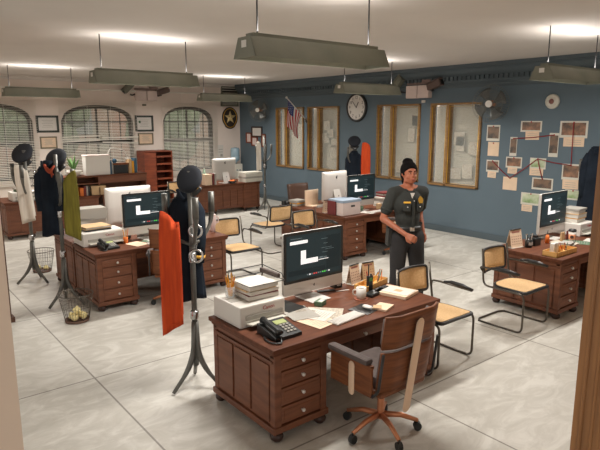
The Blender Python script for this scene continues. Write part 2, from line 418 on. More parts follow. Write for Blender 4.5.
# blinds over the arched windows
BLN = ['cream venetian blind over the leftmost arched window', 'cream venetian blind with broken slats over the middle arched window', 'cream venetian blind over the arched window nearest the blue wall']
for i, (a, b, bad) in enumerate(((1.6, 3.66, 0), (4.18, 6.2, 1), (6.95, 8.72, 0))):
    t = thing('venetian_blind', BLN[i], 'blind', (WX+.07, (a+b)/2, 3.06), 0, None)
    hw = (b-a)/2
    MB().box((0, 0, 0), (.05, 2*hw, .045), bevel=.005).build('headrail', BLIND, t)
    sl = MB(); k = 0; z = -.30
    broken = {22: .045, 23: -.03, 25: .06, 44: -.045, 46: .04} if bad else {31: .02, 48: -.02}
    while z > -2.3:
        if bad and k in broken and broken[k]:
            s_ = broken[k]
            sl.box((.012, -hw/2-.02, z+s_*.3), (.034, hw*.98, .003), rot=(s_*.8, .9, 0))
            sl.box((.012, hw/2+.02, z-s_*.6), (.034, hw*.98, .003), rot=(-s_*.9, .9, 0))
        else:
            sl.box((0, 0, z), (.030, 2*hw, .003), rot=(random.uniform(-.003, .003), (.16 if z > -1.25 else .38), 0))
        z -= .0405; k += 1
    sl.build('slats', BLIND, t)
    cd = MB()
    for u in (-.85, -.3, .3, .85): cd.cyl((.0, u*hw, 0), (.0, u*hw, z), .003, seg=5)
    cd.build('cords', BLIND, t)
    MB().box((0, 0, z), (.04, 2*hw, .02)).build('bottom_rail', BLIND, t)

# interior windows in the blue wall: casing, narrow and wide pane, cloth blind behind
room2 = struct(MB().box((-9.6, WY+1.2, 1.7), (8, .1, 3.4)), 'wall_beyond', WALLW)
for i, (a, b, z0, z1) in enumerate(BW):
    fr = MB(); t_ = .042; yy = WY+.04; d = .16
    for (x0, x1) in ((a, a+t_), (b-t_, b)): fr.box(((x0+x1)/2, yy, (z0+z1)/2), (x1-x0, d, z1-z0), bevel=.006)
    for zz in (z0+t_/2, z1-t_/2): fr.box(((a+b)/2, yy, zz), (b-a, d, t_), bevel=.006)
    xm = a+(b-a)*.36
    fr.box((xm, yy, (z0+z1)/2), (.06, d, z1-z0), bevel=.006)
    w_ = struct(fr, 'window_%d' % (i+4), BRASSW)
    # inner gold bead
    bd_ = MB()
    for (x0, x1) in ((a+t_, xm-.03), (xm+.03, b-t_)):
        bd_.tube([(x0+.01, WY-.02, z0+.07), (x1-.01, WY-.02, z0+.07), (x1-.01, WY-.02, z1-.07), (x0+.01, WY-.02, z1-.07)], .009, 5, closed=True)
    bd_.build('glazing_bead', GOLD, w_)
    MB().box(((a+b)/2, WY+.08, (z0+z1)/2), (b-a-.08, .006, z1-z0-.08)).build('glass', mat('pane_glass', (220, 226, 220), .08, alpha=.15), w_)
    bl = MB(); z = z0+.05
    while z < z1-.05:
        bl.box(((a+b)/2, WY+.17, z), (b-a-.06, .035, .003), rot=(.95, 0, 0)); z += .036
    o = bl.build('pleated_blind', PINTERIOR, w_)
    cl = MB().grid(lambda u, v, a=a, b=b, z0=z0, z1=z1: Vector((a+.05+(b-a-.1)*u, WY+.21+.012*math.sin(u*30), z0+.04+(z1-z0-.08)*v)), 40, 2)
    cl.build('lining', PINTERIOR, w_)
    # papers taped inside the panes
    pp = MB()
    rr_ = random.Random(i)
    for k in range(5):
        px_ = rr_.uniform(xm+.15, b-.2); pz_ = rr_.uniform(z0+.25, z1-.3)
        pp.box((px_, WY+.09, pz_), (rr_.uniform(.16, .26), .002, rr_.uniform(.2, .34)), rot=(0, rr_.uniform(-.08, .08), 0))
    pp.build('taped_papers', NEWS, w_)

# ------------------------------------------------------------------ pendant lamps
LLAB = ['grey trough pendant lamp hanging before the leftmost arched window', 'grey trough pendant lamp hanging by the vent and blue wall corner', 'large grey trough pendant lamp over the middle desk on the left',
        'grey trough pendant lamp in front of the round wall clock', 'grey trough pendant lamp over the right desk by the evidence photos', 'grey trough pendant lamp above the nearest desk']
def lamp():
    t = thing('pendant_lamp', LLAB[0], 'lamp', (0, 0, 0)); L = .71
    sh = MB(); p = [(-.15, 0), (-.145, 0), (-.075, .135), (.075, .135), (.145, 0), (.15, 0), (.082, .15), (-.082, .15)]
    sh.prism(p, 2*L, Matrix.Translation((0, -L, 0)) @ Matrix(((1, 0, 0, 0), (0, 0, 1, 0), (0, 1, 0, 0), (0, 0, 0, 1))))
    for s in (-1, 1):
        sh.prism([(-.15, 0), (.15, 0), (.082, .15), (-.082, .15)], .008, Matrix.Translation((0, s*L-(.008 if s > 0 else 0), 0)) @ Matrix(((1, 0, 0, 0), (0, 0, 1, 0), (0, 1, 0, 0), (0, 0, 0, 1))))
    sh.box((0, 0, .165), (.1, 2*L-.1, .03))
    sh.build('shade', LAMPM, t)
    for s in (-1, 1):
        MB().cyl((s*.04, -L+.06, .08), (s*.04, L-.06, .08), .014, seg=10).build('fluorescent_tube', TUBEL, t)
        MB().tube([(0, s*(L-.12), .17), (0, s*(L-.12), CEIL-LZ)], .007, 6).build('suspension_cord', BLK, t)
        MB().box((0, s*(L-.02), .1), (.06, .05, .05)).build('end_socket', WHITE, t)
    return t
l0 = lamp()
for i, (lx, ly) in enumerate(LAMPS):
    o = l0 if i == 0 else dup(l0, LLAB[i]); o.location = (lx, ly, LZ); o['group'] = 'trough pendant lamps'

# ------------------------------------------------------------------ desks
T = .73
def desk():
    t = thing('pedestal_desk', '', 'desk', (0, 0, 0)); D, W = .90, 1.85
    mb = MB().box((0, 0, T-.018), (D, W, .036), bevel=.008).box((0, 0, T-.048), (D-.035, W-.035, .024), bevel=.005)
    mb.build('desk_top', WOODT, t)
    for s in (-1, 1):
        yc = s*(W/2-.275); pw = .47
        b = MB().box((-.0, yc, .38), (D-.09, pw, .60)).box((0, yc, .095), (D-.03, pw+.05, .05), bevel=.008).box((0, yc, .655), (D-.06, pw+.02, .03), bevel=.006)
        for xx in (-1, 1):
            for yy in (-1, 1): b.box((xx*(D/2-.055), yc+yy*(pw/2-.02), .385), (.06, .06, .57), bevel=.006)
        # raised side panels (three per side), outer and inner
        for yy in (-1, 1):
            for k in range(3):
                b.box(((k-1)*.245, yc+yy*(pw/2+.003), .36), (.215, .018, .44), bevel=.006)
            b.box((0, yc+yy*(pw/2+.008), .615), (D-.1, .02, .02))
        # back panels
        for k in range(2): b.box((-(D/2-.045), yc+(k-.5)*.2, .36), (.018, .17, .44), bevel=.006)
        ped = b.build('pedestal', WOOD, t)
        for xx in (-1, 1):
            for yy in (-1, 1):
                MB().lathe([(.018, .07), (.04, .062), (.05, .04), (.046, .018), (.03, .0)], (xx*(D/2-.06), yc+yy*(pw/2-.03), 0), 14).build('foot', DARK, t)
        zz = [(.59, .085), (.475, .115), (.34, .13), (.195, .13)]
        for k, (z, hh) in enumerate(zz):
            d = MB().box((D/2-.04, yc, z), (.022, pw-.105, hh), bevel=.006).box((D/2-.031, yc, z), (.012, pw-.15, hh-.05), bevel=.004).build('drawer', WOODD, t)
            MB().cyl((D/2-.026, yc, z), (D/2-.008, yc, z), .006, seg=8).ball((D/2-.002, yc, z), .015, seg=10).build('knob', ALU, d)
    d = MB().box((D/2-.05, 0, .625), (.022, W-1.06, .07), bevel=.005).build('drawer', WOODD, t)
    MB().cyl((D/2-.04, 0, .625), (D/2-.02, 0, .625), .006, seg=8).ball((D/2-.014, 0, .625), .014, seg=10).build('knob', ALU, d)
    m = MB().box((-(D/2-.07), 0, .38), (.02, W-.95, .56)).box((0, 0, .655), (D-.1, W-.95, .03))
    for k in range(4): m.box((-(D/2-.055), (k-1.5)*.215, .36), (.018, .18, .42), bevel=.006)
    m.build('modesty_panel', WOOD, t)
    return t
dk = desk()
for i, (x, y, rz, lab) in enumerate([
    (-3.40, 3.05, 0, 'nearest dark wooden pedestal desk, with the printer and monitor at bottom centre'),
    (-3.40, 7.12, 0, 'dark wooden pedestal desk at the right, below the evidence photos'),
    (-7.00, 3.05, 0, 'dark wooden pedestal desk at left with pink tumbler on its far end'),
    (-7.91, 3.05, PI, 'dark wooden desk back to back behind the left printer desk'),
    (-7.00, 7.12, 0, 'dark wooden desk behind the officer, carrying the lidded storage box'),
    (-7.91, 7.12, PI, 'dark wooden desk back to back behind the storage box desk, with white monitor back'),
    (-12.27, 3.12, PI, 'dark wooden desk at far left below the arched windows'),
    (-12.42, 7.36, PI, 'dark wooden desk in the far corner below the star plaque')]):
    o = dk if i == 0 else dup(dk, lab); o['label'] = lab; o.location = (x, y, 0); o.rotation_euler = (0, 0, rz); o['group'] = 'dark wooden pedestal desks'
# low cabinet + hutch in the far left row
t = thing('low_cabinet', 'low dark wooden cabinet beside the far left desk', 'cabinet', (-12.27, 4.62, 0))
MB().box((0, 0, .40), (.8, 1.0, .64)).box((0, 0, .06), (.76, .96, .04)).build('body', WOOD, t); MB().box((0, 0, T-.012), (.86, 1.04, .024), bevel=.005).build('cabinet_top', WOODT, t)
for k in range(2): MB().box((.405, -.24+k*.48, .4), (.02, .44, .56), bevel=.005).build('panel', WOODD, t)
for sx in (-1, 1):
    for sy in (-1, 1): MB().cyl((sx*.33, sy*.43, 0), (sx*.33, sy*.43, .05), .03).build('foot', DARK, t)
t = thing('desk_hutch', 'brown wooden hutch shelf with open cubby over the far left desk', 'shelf', (-12.1, 4.24, T))
MB().box((0, 0, .40), (.42, 1.80, .035), bevel=.005).build('top_board', WOODT, t)
MB().box((.18, .36, .315), (.03, 1.05, .13)).box((0, 0, .25), (.38, 1.76, .02)).build('apron', WOOD, t)
for u in (-.88, -.17, .88): MB().box((0, u, .19), (.40, .03, .38)).build('upright', WOOD, t)
MB().box((-.19, 0, .19), (.02, 1.76, .38)).build('back_board', WOOD, t)

# ------------------------------------------------------------------ monitors
APPLE = None
def apple(mb, fr, s, mi=0):
    pts = []
    for k in range(28):
        a = 2*PI*k/28; r = 1+.12*math.cos(2*a+PI)*(1 if math.sin(a) > 0 else .5)
        x_, y_ = r*math.cos(a), r*math.sin(a)*1.02
        if x_ > .62 and abs(y_-.1) < .45: x_ = 1.24-x_*.95+.2*0 if x_ > .75 else x_
        pts.append((x_*s, y_*s))
    mb.prism(pts, .002, fr, mi)
    mb.prism([(.05*s, 1.05*s), (.45*s, 1.25*s), (.5*s, 1.75*s), (.12*s, 1.5*s)], .002, fr, mi)
def monitor():
    t = thing('computer_monitor', '', 'monitor', (0, 0, 0)); Wm, H, z0 = .68, .55, .075
    fr = Matrix(((0, 0, 1, 0), (1, 0, 0, 0), (0, 1, 0, 0), (0, 0, 0, 1)))
    b = MB()
    b.prism([(x, y) for x, y in rrect(Wm, H, .018)], .012, Matrix.Translation((0, 0, z0+H/2)) @ fr)
    # bulged back
    n = 10
    rings = []
    for k in range(5):
        q = k/4; sc = 1-.28*q**2.2; dx = -.055*math.sin(q*PI/2)
        rings.append([b.bm.verts.new((dx, x*sc, z0+H/2+y*sc)) for x, y in rrect(Wm, H, .018)])
    for A, B in zip(rings, rings[1:]):
        for k in range(len(A)): f = b.bm.faces.new((A[k], A[(k+1) % len(A)], B[(k+1) % len(A)], B[k])); f.smooth = True
    b.bm.faces.new(rings[-1])
    body = b.build('housing', ALU, t)
    lg = MB(); apple(lg, Matrix.Translation((-.058, 0, z0+H*.80)) @ Matrix(((0, 0, -1, 0), (-1, 0, 0, 0), (0, 1, 0, 0), (0, 0, 0, 1))), .024)
    lg.build('rear_emblem', BLK, body)
    lg = MB(); apple(lg, Matrix.Translation((.012, 0, z0+.052)) @ fr, .009)
    lg.build('front_emblem', BLK, body)
    zc = z0+.105+(H-.105)/2
    MB().prism(rrect(Wm, H-.105, .014), .004, Matrix.Translation((.0125, 0, zc)) @ fr).build('bezel', BLKP, t)
    s = MB(); sw, sh = Wm-.055, H-.105-.05
    def R(u0, u1, v0, v1, mi, d=.001): s.box((.0172+d, (-.5+(u0+u1)/2)*sw, zc+(-.5+(v0+v1)/2)*sh), (.0012, (u1-u0)*sw, (v1-v0)*sh), mi=mi)
    R(0, 1, 0, 1, 0, 0); R(.72, .98, .12, .9, 1, .0006); R(.03, .7, .10, .22, 1, .0006)
    R(.06, .37, .80, .87, 2); R(.25, .34, .33, .64, 2); R(.25, .56, .33, .44, 2)
    R(.57, .76, .36, .375, 4); R(.59, .66, .40, .43, 3); R(.67, .73, .40, .42, 3)
    for (u, v, l) in ((.62, .83, .12), (.66, .72, .08), (.62, .62, .2), (.7, .58, .16), (.64, .52, .1), (.07, .92, .2)): R(u, u+l, v, v+.008, 3)
    for k, mi in enumerate((3, 4, 3, 5, 5, 3, 3, 6, 6, 3, 4)): R(.36+k*.04, .385+k*.04, .055, .085, mi)
    s.build('screen', [SCREEN, SCRD, SCRW, SCRG, SCRW, SCRR, SCRN], t)
    st = MB()
    st.prism([(-.10, 0), (.10, 0), (.09, .3), (-.09, .3)], .008, Matrix.Translation((-.15, 0, .005)) @ Euler((0, .32, 0)).to_matrix().to_4x4() @ fr)
    st.box((.0, 0, .004), (.24, .22, .008), bevel=.003)
    st.build('stand', ALU, t)
    MB().prism([(.012*math.cos(a*PI/8), .012*math.sin(a*PI/8)) for a in range(16)], .002, Matrix.Translation((-.115, 0, .17)) @ Euler((0, .32, 0)).to_matrix().to_4x4() @ Matrix(((0, 0, -1, 0), (-1, 0, 0, 0), (0, 1, 0, 0), (0, 0, 0, 1)))).build('cable_hole', BLK, t)
    return t
m0 = monitor()
for i, (x, y, rz, lab) in enumerate([
    (-3.68, 3.10, 0.0, 'large monitor with dark screen on the nearest desk'),
    (-3.66, 7.28, 0.0, 'monitor on the right desk in front of the evidence photos'),
    (-7.05, 3.02, 0.0, 'monitor with dark screen on the left printer desk'),
    (-7.83, 3.08, PI, 'silver monitor seen from behind at left, beyond the left dark screen'),
    (-6.98, 6.96, 0.0, 'monitor with dark screen behind the lidded storage box'),
    (-7.78, 7.06, PI+.12, 'silver monitor seen from behind beside the storage box, by the officer'),
    (-12.2, 7.32, PI, 'silver monitor seen from behind on the far corner desk')]):
    o = m0 if i == 0 else dup(m0, lab); o['label'] = lab; o.location = (x, y, T+.001); o.rotation_euler = (0, 0, rz); o['group'] = 'office monitors'

# ------------------------------------------------------------------ cane chairs
def cane_chair():
    t = thing('cane_armchair', '', 'chair', (0, 0, 0)); h = .265
    f = MB()
    for s in (-1, 1):
        y = s*h
        f.tube([(-.27, s*h, .012), (.26, y, .012), (.26, y, .445), (-.24, y, .445), (-.29, y*.93, .86)], .0115, 8, smooth=.07)
    f.tube([(-.27, -h, .012), (-.31, -h+.06, .012), (-.31, h-.06, .012), (-.27, h, .012)], .0115, 8, smooth=.05)
    for s in (-1, 1): f.tube([(-.26, s*h*.98, .60), (-.28, s*(h+.03), .66), (-.20, s*(h+.035), .665), (.20, s*(h+.035), .655)], .010, 8, smooth=.03)
    f.build('tubular_frame', TUBE, t)
    fz = .455
    def seat_poly(w_, d_, r1, r2):
        out = []
        for cx, cy, a0, r in ((d_/2-r1, w_/2-r1, 0, r1), (-d_/2+r2, w_/2-r2, PI/2, r2), (-d_/2+r2, -w_/2+r2, PI, r2), (d_/2-r1, -w_/2+r1, 3*PI/2, r1)):
            for k in range(6): a = a0+PI/2*k/5; out.append((cx+r*math.cos(a), cy+r*math.sin(a)))
        return out
    se = MB().prism(seat_poly(.46, .42, .03, .15), .012, Matrix.Translation((.04, 0, fz+.006))).build('seat', CANE, t)
    pl = seat_poly(.485, .445, .03, .16)
    MB().tube([Vector((x+.04, y, fz)) for x, y in pl], .017, 8, closed=True).build('seat_rim', BLK, se)
    # curved backrest
    def bp(u, v): return Vector((-.272-.045*(1-(2*u-1)**2)-.03*v, (u-.5)*.44, .575+.255*v))
    bk = MB().grid(bp, 10, 4, .010).build('backrest', CANE, t)
    pts = rounded([bp(0, 0), bp(.25, 0), bp(.5, 0), bp(.75, 0), bp(1, 0), bp(1, 1), bp(.75, 1), bp(.5, 1), bp(.25, 1), bp(0, 1)], .04, True, 4)
    MB().tube(pts, .014, 8, closed=True).build('backrest_rim', BLK, bk)
    for s in (-1, 1):
        MB().tube([(-.13, s*(h+.035), .672), (-.05, s*(h+.04), .685), (.10, s*(h+.037), .682), (.21, s*(h+.033), .665)], [.014, .02, .02, .014], 8, smooth=.02).build('armrest', BLK, t)
    return t
c0 = cane_chair()
for i, (x, y, rz, lab) in enumerate([
    (-3.25, 5.75, 0, 'cane seat tubular armchair beside the right desk'),
    (-3.25, 4.30, 0, 'cane seat tubular armchair at the right end of the nearest desk'),
    (-6.85, 4.30, 0, 'cane seat tubular armchair beside the pink tumbler desk'),
    (-6.72, 5.69, 0, 'cane seat tubular armchair left of the storage box, above the nearest screen'),
    (-8.02, 5.76, PI, 'cane seat tubular armchair facing away to the window wall, in the middle of the room'),
    (-12.05, 6.08, 0, 'cane seat tubular armchair at the left end of the far corner desk')]):
    o = c0 if i == 0 else dup(c0, lab); o['label'] = lab; o.location = (x, y, 0); o.rotation_euler = (0, 0, rz); o['group'] = 'cane tubular armchairs'

# ------------------------------------------------------------------ plywood swivel chairs
def swivel(back_mat=WALN):
    t = thing('swivel_chair', '', 'chair', (0, 0, 0))
    b = MB().cyl((0, 0, .1), (0, 0, .36), .028).cyl((0, 0, .34), (0, 0, .38), .09)
    for k in range(5):
        a = 2*PI*k/5+.3; b.tube([(0, 0, .13), (.16*math.cos(a), .16*math.sin(a), .12), (.30*math.cos(a), .30*math.sin(a), .075)], [.024, .02, .015], 8)
    base = b.build('star_base', COPPER, t)
    for k in range(5):
        a = 2*PI*k/5+.3; x, y = .30*math.cos(a), .30*math.sin(a)
        MB().cyl((x-.02*math.sin(a), y+.02*math.cos(a), .032), (x+.02*math.sin(a), y-.02*math.cos(a), .032), .032).cyl((x, y, .04), (x, y, .08), .008).build('caster', BLKP, base)
    s = MB().box((.02, 0, .41), (.50, .50, .045), bevel=.02).build('seat_shell', back_mat, t)
    MB().box((.03, 0, .47), (.48, .46, .09), bevel=.035).build('seat_cushion', CUSH, t)
    def bp(z0, z1, hw, x0, lean, th):
        def fn(u, v):
            c = abs(2*u-1); z = z0+(z1-z0)*v
            return Vector((x0-lean*(z-.45)+.10*max(0, c-.6)**1.3*1.6, (u-.5)*2*hw, z))
        return fn
    up = MB().grid(bp(.75, .97, .285, -.25, .16, 0), 16, 5, .022).build('upper_back_shell', back_mat, t)
    MB().grid(lambda u, v: bp(.765, .935, .25, -.213, .16, 0)(u, v), 12, 5, .05).build('back_cushion', CUSH, up)
    lo = MB().grid(bp(.44, .72, .28, -.25, .16, 0), 16, 5, .022).build('lower_back_shell', back_mat, t)
    MB().grid(lambda u, v: bp(.47, .71, .24, -.213, .16, 0)(u, v), 12, 5, .05).build('back_cushion', CUSH, lo)
    def strut(pts, w_, parent, tw=(0, 1, 0)):
        mb = MB(); pts = [Vector(p) for p in pts]; tv = Vector(tw)
        n = 8
        for i in range(len(pts)-1):
            a, b = pts[i], pts[i+1]; d = b-a
            mb.cyl(a, b, w_/2, seg=12)
        mb.ball(pts[0], w_/2, seg=12); mb.ball(pts[-1], w_/2, seg=12)
        o = mb.build('strut', BEIGE, parent, smooth=True); return o
    o = strut([(0, 0, -.05), (0, 0, .42), (0, 0, .57)], .082, t); o.scale = (.34, 1, 1); o.location = (-.268, 0, .33); o.rotation_euler = (0, -.16, 0)
    for sgn in (-1, 1):
        y = sgn*.315
        MB().box((.02, y, .52), (.44, .022, .22), bevel=.01).box((.02, y, .62), (.44, .03, .02)).build('arm_panel', back_mat, t)
        MB().box((.04, y, .647), (.42, .075, .04), bevel=.017).build('arm_cushion', CUSH, t)
        MB().tube([(-.20, y, .42), (-.25, y*.97, .46), (-.29, y*.96, .73)], .011, 8, smooth=.03).build('arm_bracket', BLK, t)
        o = strut([(0, 0, 0), (0, 0, .18)], .06, t); o.scale = (1, .34, 1); o.location = (.0, sgn*.330, .40)
    return t
s0 = swivel()
for i, (x, y, rz, lab) in enumerate([
    (-2.63, 2.88, PI, 'walnut plywood swivel chair tucked at the nearest desk'),
    (-6.30, 3.03, PI-.5, 'walnut plywood swivel chair at the left printer desk, behind the orange scarf'),
    (-6.24, 7.22, PI+.35, 'walnut plywood swivel chair behind the officer at the storage box desk'),
    (-2.62, 7.30, PI, 'walnut plywood swivel chair at the right desk by the door casing')]):
    o = s0 if i == 0 else dup(s0, lab); o['label'] = lab; o.location = (x, y, 0); o.rotation_euler = (0, 0, rz); o.scale = (.94, .94, 1.06); o['group'] = 'walnut swivel chairs'
# leather chairs behind rear desks
def leather_chair(x, y, rz, lab):
    t = thing('leather_chair', lab, 'chair', (x, y, 0), rz, 'brown leather office chairs')
    MB().box((0, 0, .46), (.5, .5, .1), bevel=.035).build('seat', LEATHER, t)
    MB().grid(lambda u, v: Vector((-.24-.08*v+.05*(2*u-1)**2, (u-.5)*.5, .52+.50*v)), 10, 8, .07).build('backrest', LEATHER, t)
    b = MB().cyl((0, 0, .08), (0, 0, .42), .03)
    for k in range(5): a = 2*PI*k/5; b.tube([(0, 0, .11), (.28*math.cos(a), .28*math.sin(a), .07)], .018, 6)
    b.build('star_base', BLK, t)
    for k in range(5): a = 2*PI*k/5; MB().ball((.28*math.cos(a), .28*math.sin(a), .03), .03, seg=10).build('caster', BLKP, t)
    for s in (-1, 1): MB().tube([(-.2, s*.28, .45), (-.2, s*.29, .66), (.18, s*.29, .66), (.18, s*.27, .47)], .014, 6, smooth=.04).build('armrest', BLK, t)
leather_chair(-8.68, 7.11, 0, 'brown leather office chair beyond the desks, before the interior windows')
leather_chair(-13.15, 7.95, 0, 'brown leather office chair behind the far corner desk')
# ------------------------------------------------------------------ coat stands and what hangs there
def coat_stand():
    t = thing('coat_stand', '', 'coat stand', (0, 0, 0))
    MB().tube([(0, 0, .2), (0, 0, 1.89)], .024, 12).build('pole', IRON, t)
    MB().lathe([(.03, .62), (.037, .63), (.037, .69), (.03, .70)], (0, 0, 0), 14).build('collar', STEEL, t); MB().lathe([(.03, 1.12), (.035, 1.13), (.035, 1.20), (.03, 1.21)], (0, 0, 0), 14).build('collar', STEEL, t)
    for k in range(3):
        a = 2*PI*k/3+.5; c, s = math.cos(a), math.sin(a)
        MB().tube([(c*.012, s*.012, .60), (c*.026, s*.026, .30), (c*.09, s*.09, .17), (c*.24, s*.24, .015)], [.020, .026, .024, .016], 8, smooth=.08).build('leg', IRON, t)
    for k in range(3):
        a = 2*PI*k/3-.45; c, s = math.cos(a), math.sin(a)
        MB().tube([(0, 0, 1.27), (c*.12, s*.12, 1.31), (c*.205, s*.205, 1.42), (c*.225, s*.225, 1.52), (c*.225, s*.225, 1.55)], [.016, .015, .015, .024, .024], 8, smooth=.04).tube([(c*.225, s*.225, 1.53), (c*.225, s*.225, 1.70)], .026, 10).build('hook_arm', IRON, t)
    return t
k0 = coat_stand()
S1, S2, S3, S4, S5, S6 = (-8.44, 1.88), (-7.13, 1.93), (-4.13, 2.15), (-11.6, 8.15), (-9.15, 8.95), (-3.95, 9.1)
for i, (p, rz, lab) in enumerate([(S1, 0, 'iron coat stand holding the white scarf at far left'), (S2, .3, 'iron coat stand holding the olive scarf, beside the left desk'),
    (S3, .13, 'tall iron coat stand with handcuffs, next to the nearest desk'), (S4, 0, 'thin coat stand in the far corner beside the blue wall'),
    (S5, .9, 'coat stand against the blue wall below the clock'), (S6, .2, 'coat stand at right edge by the blue wall')]):
    o = k0 if i == 0 else dup(k0, lab); o['label'] = lab; o.location = (p[0], p[1], 0); o.rotation_euler = (0, 0, rz); o['group'] = 'iron coat stands'

def scarf(p, z1, z0, w_, ang, m, lab, slant=.06, fold=.004, cat='scarf', dx=0.0, group=None, name='hanging_scarf'):
    """cloth strip folded over a hook: two leaves; p=(x,y) of the hook"""
    t = thing(name, lab, cat, (p[0], p[1], z0), ang, group)
    H = z1-z0
    def leaf(off, sh, hh):
        def fn(u, v):
            z = (H-hh)+hh*v; e = 1-v
            return Vector((off*(1-.5*v**6)+fold*2*math.sin(u*9+v*2)*e+.0, (u-.5)*w_*(1.08-.25*v**8)+dx*e, z+slant*(u-.5)*(1-v)+(-.03*((u-.5)*2)**2-slant*1.3*(u-.2) if v > .93 else 0)))
        return fn
    MB().grid(leaf(.02, 0, H), 12, 18, .008).build('front_leaf', m, t)
    MB().grid(leaf(-.02, 0, H*.93), 12, 18, .008).build('back_leaf', m, t)
    fr = MB().box((.021, dx, .05), (.012, w_*1.06, .008)).build('hem', m, t)
    return t
def coat(p, ztop, zbot, wtop, wbot, ang, lab, group='navy police coats', depth=.2, sleeves=True, braid=False):
    H = ztop-zbot
    t = thing('police_coat', lab, 'coat', (p[0], p[1], zbot), ang, group)
    b = MB(); n = 40; rings = []
    for k in range(22):
        v = k/21; z = H*(1-v)
        hw = (.04+(wtop/2-.04)*min(1, (v/.13))**.6) if v < .13 else wtop/2+(wbot/2-wtop/2)*(v-.13)/.87
        hd = (.035+(depth/2-.035)*min(1, v/.2))*(1+.15*v)
        ring = []
        for j in range(n):
            a = 2*PI*j/n; fl = 1+.10*v*math.sin(a*7+v*1.5)+.05*v*math.sin(a*13)
            ring.append(b.bm.verts.new((hd*fl*math.cos(a), hw*fl*math.sin(a), z+(.015*math.sin(a*3) if v > .95 else 0))))
        rings.append(ring)
    for A, B in zip(rings, rings[1:]):
        for j in range(n): f = b.bm.faces.new((A[j], A[(j+1) % n], B[(j+1) % n], B[j])); f.smooth = True
    b.bm.faces.new(rings[0]); b.bm.faces.new(rings[-1])
    b.build('coat_body', NAVY, t)
    if sleeves:
        for s in (-1, 1):
            y0 = s*(wtop/2-.03)
            sl = MB().tube([(0, y0*.8, H*.90), (.0, y0+s*.035, H*.78), (.02, y0+s*.045, H*.55), (.035, y0+s*.03, H*.33)], [.05, .07, .062, .055], 12).build('sleeve', NAVY, t)
            if s > 0 and braid: MB().tube([(.030, y0+s*.034, H*.40), (.033, y0+s*.032, H*.375)], .063, 12).build('cuff_braid', GOLDB, sl)
    MB().tube([(.02, -.06, H*.985), (.07, -.03, H*.93), (.075, 0, H*.90), (.07, .03, H*.93), (.02, .06, H*.985)], .016, 8, smooth=.02).build('collar', NAVY, t)
    return t
def cap(p, z, lab, tilt=(0, 0, 0), s=1.0, braid=True):
    t = thing('peaked_cap', lab, 'cap', (p[0], p[1], z)); t.rotation_euler = tilt; t['group'] = 'navy peaked caps'; t.scale = (s, s, s)
    MB().lathe([(.02, .098), (.09, .096), (.135, .085), (.142, .07), (.125, .05), (.095, .035), (.092, .0), (.085, .0), (.085, .03), (.02, .06)], (0, 0, 0), 28, sc=(1, .92), closed=True).build('crown', CAPM, t)
    MB().lathe([(.094, 0), (.097, 0), (.099, .034), (.095, .034)], (0, 0, 0), 28, sc=(1, .92), closed=False).build('hat_band', BLK, t)
    MB().grid(lambda u, v: Vector((math.cos((u-.5)*1.9)*(.09+.055*v*math.cos((u-.5)*2.2)), math.sin((u-.5)*1.9)*(.085+.03*v), .004-.030*v)), 14, 4, .005).build('visor', BLKP, t)
    if braid: MB().grid(lambda u, v: Vector((.101*math.cos((u-.5)*1.5), .094*math.sin((u-.5)*1.5), .006+.018*v)), 12, 1, .005).build('gold_braid', GOLDB, t)
    MB().ball((.10, 0, .045), .018, sc=(.4, 1, 1.2), seg=10).build('badge', GOLD, t)
    return t
def hookpos(S, rz, k): a = 2*PI*k/3-.45+rz; return (S[0]+.255*math.cos(a), S[1]+.255*math.sin(a))
def cuffs(S, z, lab, ang):
    t = thing('handcuffs', lab, 'handcuffs', (S[0], S[1], z), ang, 'handcuffs on coat stands')
    for dz in (0, -.21):
        MB().tube([(0, .052*math.cos(a*PI/10), dz+.052*math.sin(a*PI/10)) for a in range(20)], .0105, 8, closed=True).build('cuff_ring', STEEL, t)
    ch = MB()
    for k in range(4): ch.tube([((.008*math.cos(a*PI/4) if k % 2 else 0), (0 if k % 2 else .008*math.cos(a*PI/4)), -.065-.024*k+.015*math.sin(a*PI/4)) for a in range(8)], .003, 5, closed=True)
    ch.build('chain', STEEL, t)
FC = -math.radians(38)  # direction towards the room opening
# stand 3
coat((S3[0]-.13, S3[1]+.02), 1.74, .78, .18, .29, FC+.1, 'long navy police coat on the tall coat stand beside the nearest desk', depth=.20, braid=True)
cap((S3[0]-.01, S3[1]+.03), 1.80, 'large navy peaked cap with gold braid topping the tall coat stand', (.25, 1.1, FC), .86)
scarf(onz(163+9, 207, 1.50)[:2] if False else (S3[0]-.02, S3[1]-.19), 1.58, .57, .16, FC+.1, ORANGEC, 'bright orange scarf hanging from the tall coat stand', slant=.10)
cuffs((S3[0]+.07, S3[1]-.0), 1.40, 'steel handcuffs dangling in front of the navy coat on the tall stand', FC)
# stand 2
coat((S2[0]-.10, S2[1]-.07), 1.82, .90, .19, .24, FC+.1, 'navy police jacket on the coat stand beside the left desk', depth=.18)
cap((S2[0]-.12, S2[1]+.07), 1.80, 'black peaked cap hanging on the olive scarf stand', (.1, .9, FC), 1.0, braid=False)
scarf((S2[0]+.02, S2[1]+.14), 1.62, .86, .17, FC+.2, OLIVE, 'olive green scarf hanging beside the left printer', slant=-.10)
t = thing('red_neckerchief', 'red-brown neckerchief around the collar of the left navy jacket', 'neckerchief', (S2[0]-.02, S2[1]-.07, 1.74), FC)
MB().tube([(0, -.06, .03), (.03, -.02, -.02), (.035, .02, -.06), (.02, .05, -.09)], [.018, .026, .022, .008], 8, smooth=.02).build('fold', mat('rust_cloth', (150, 62, 36), .9), t)
MB().tube([(.0, .06, .02), (.03, .03, -.03), (.03, .03, -.12)], [.012, .02, .006], 8).build('tail', mat('rust_cloth', (150, 62, 36), .9), t)
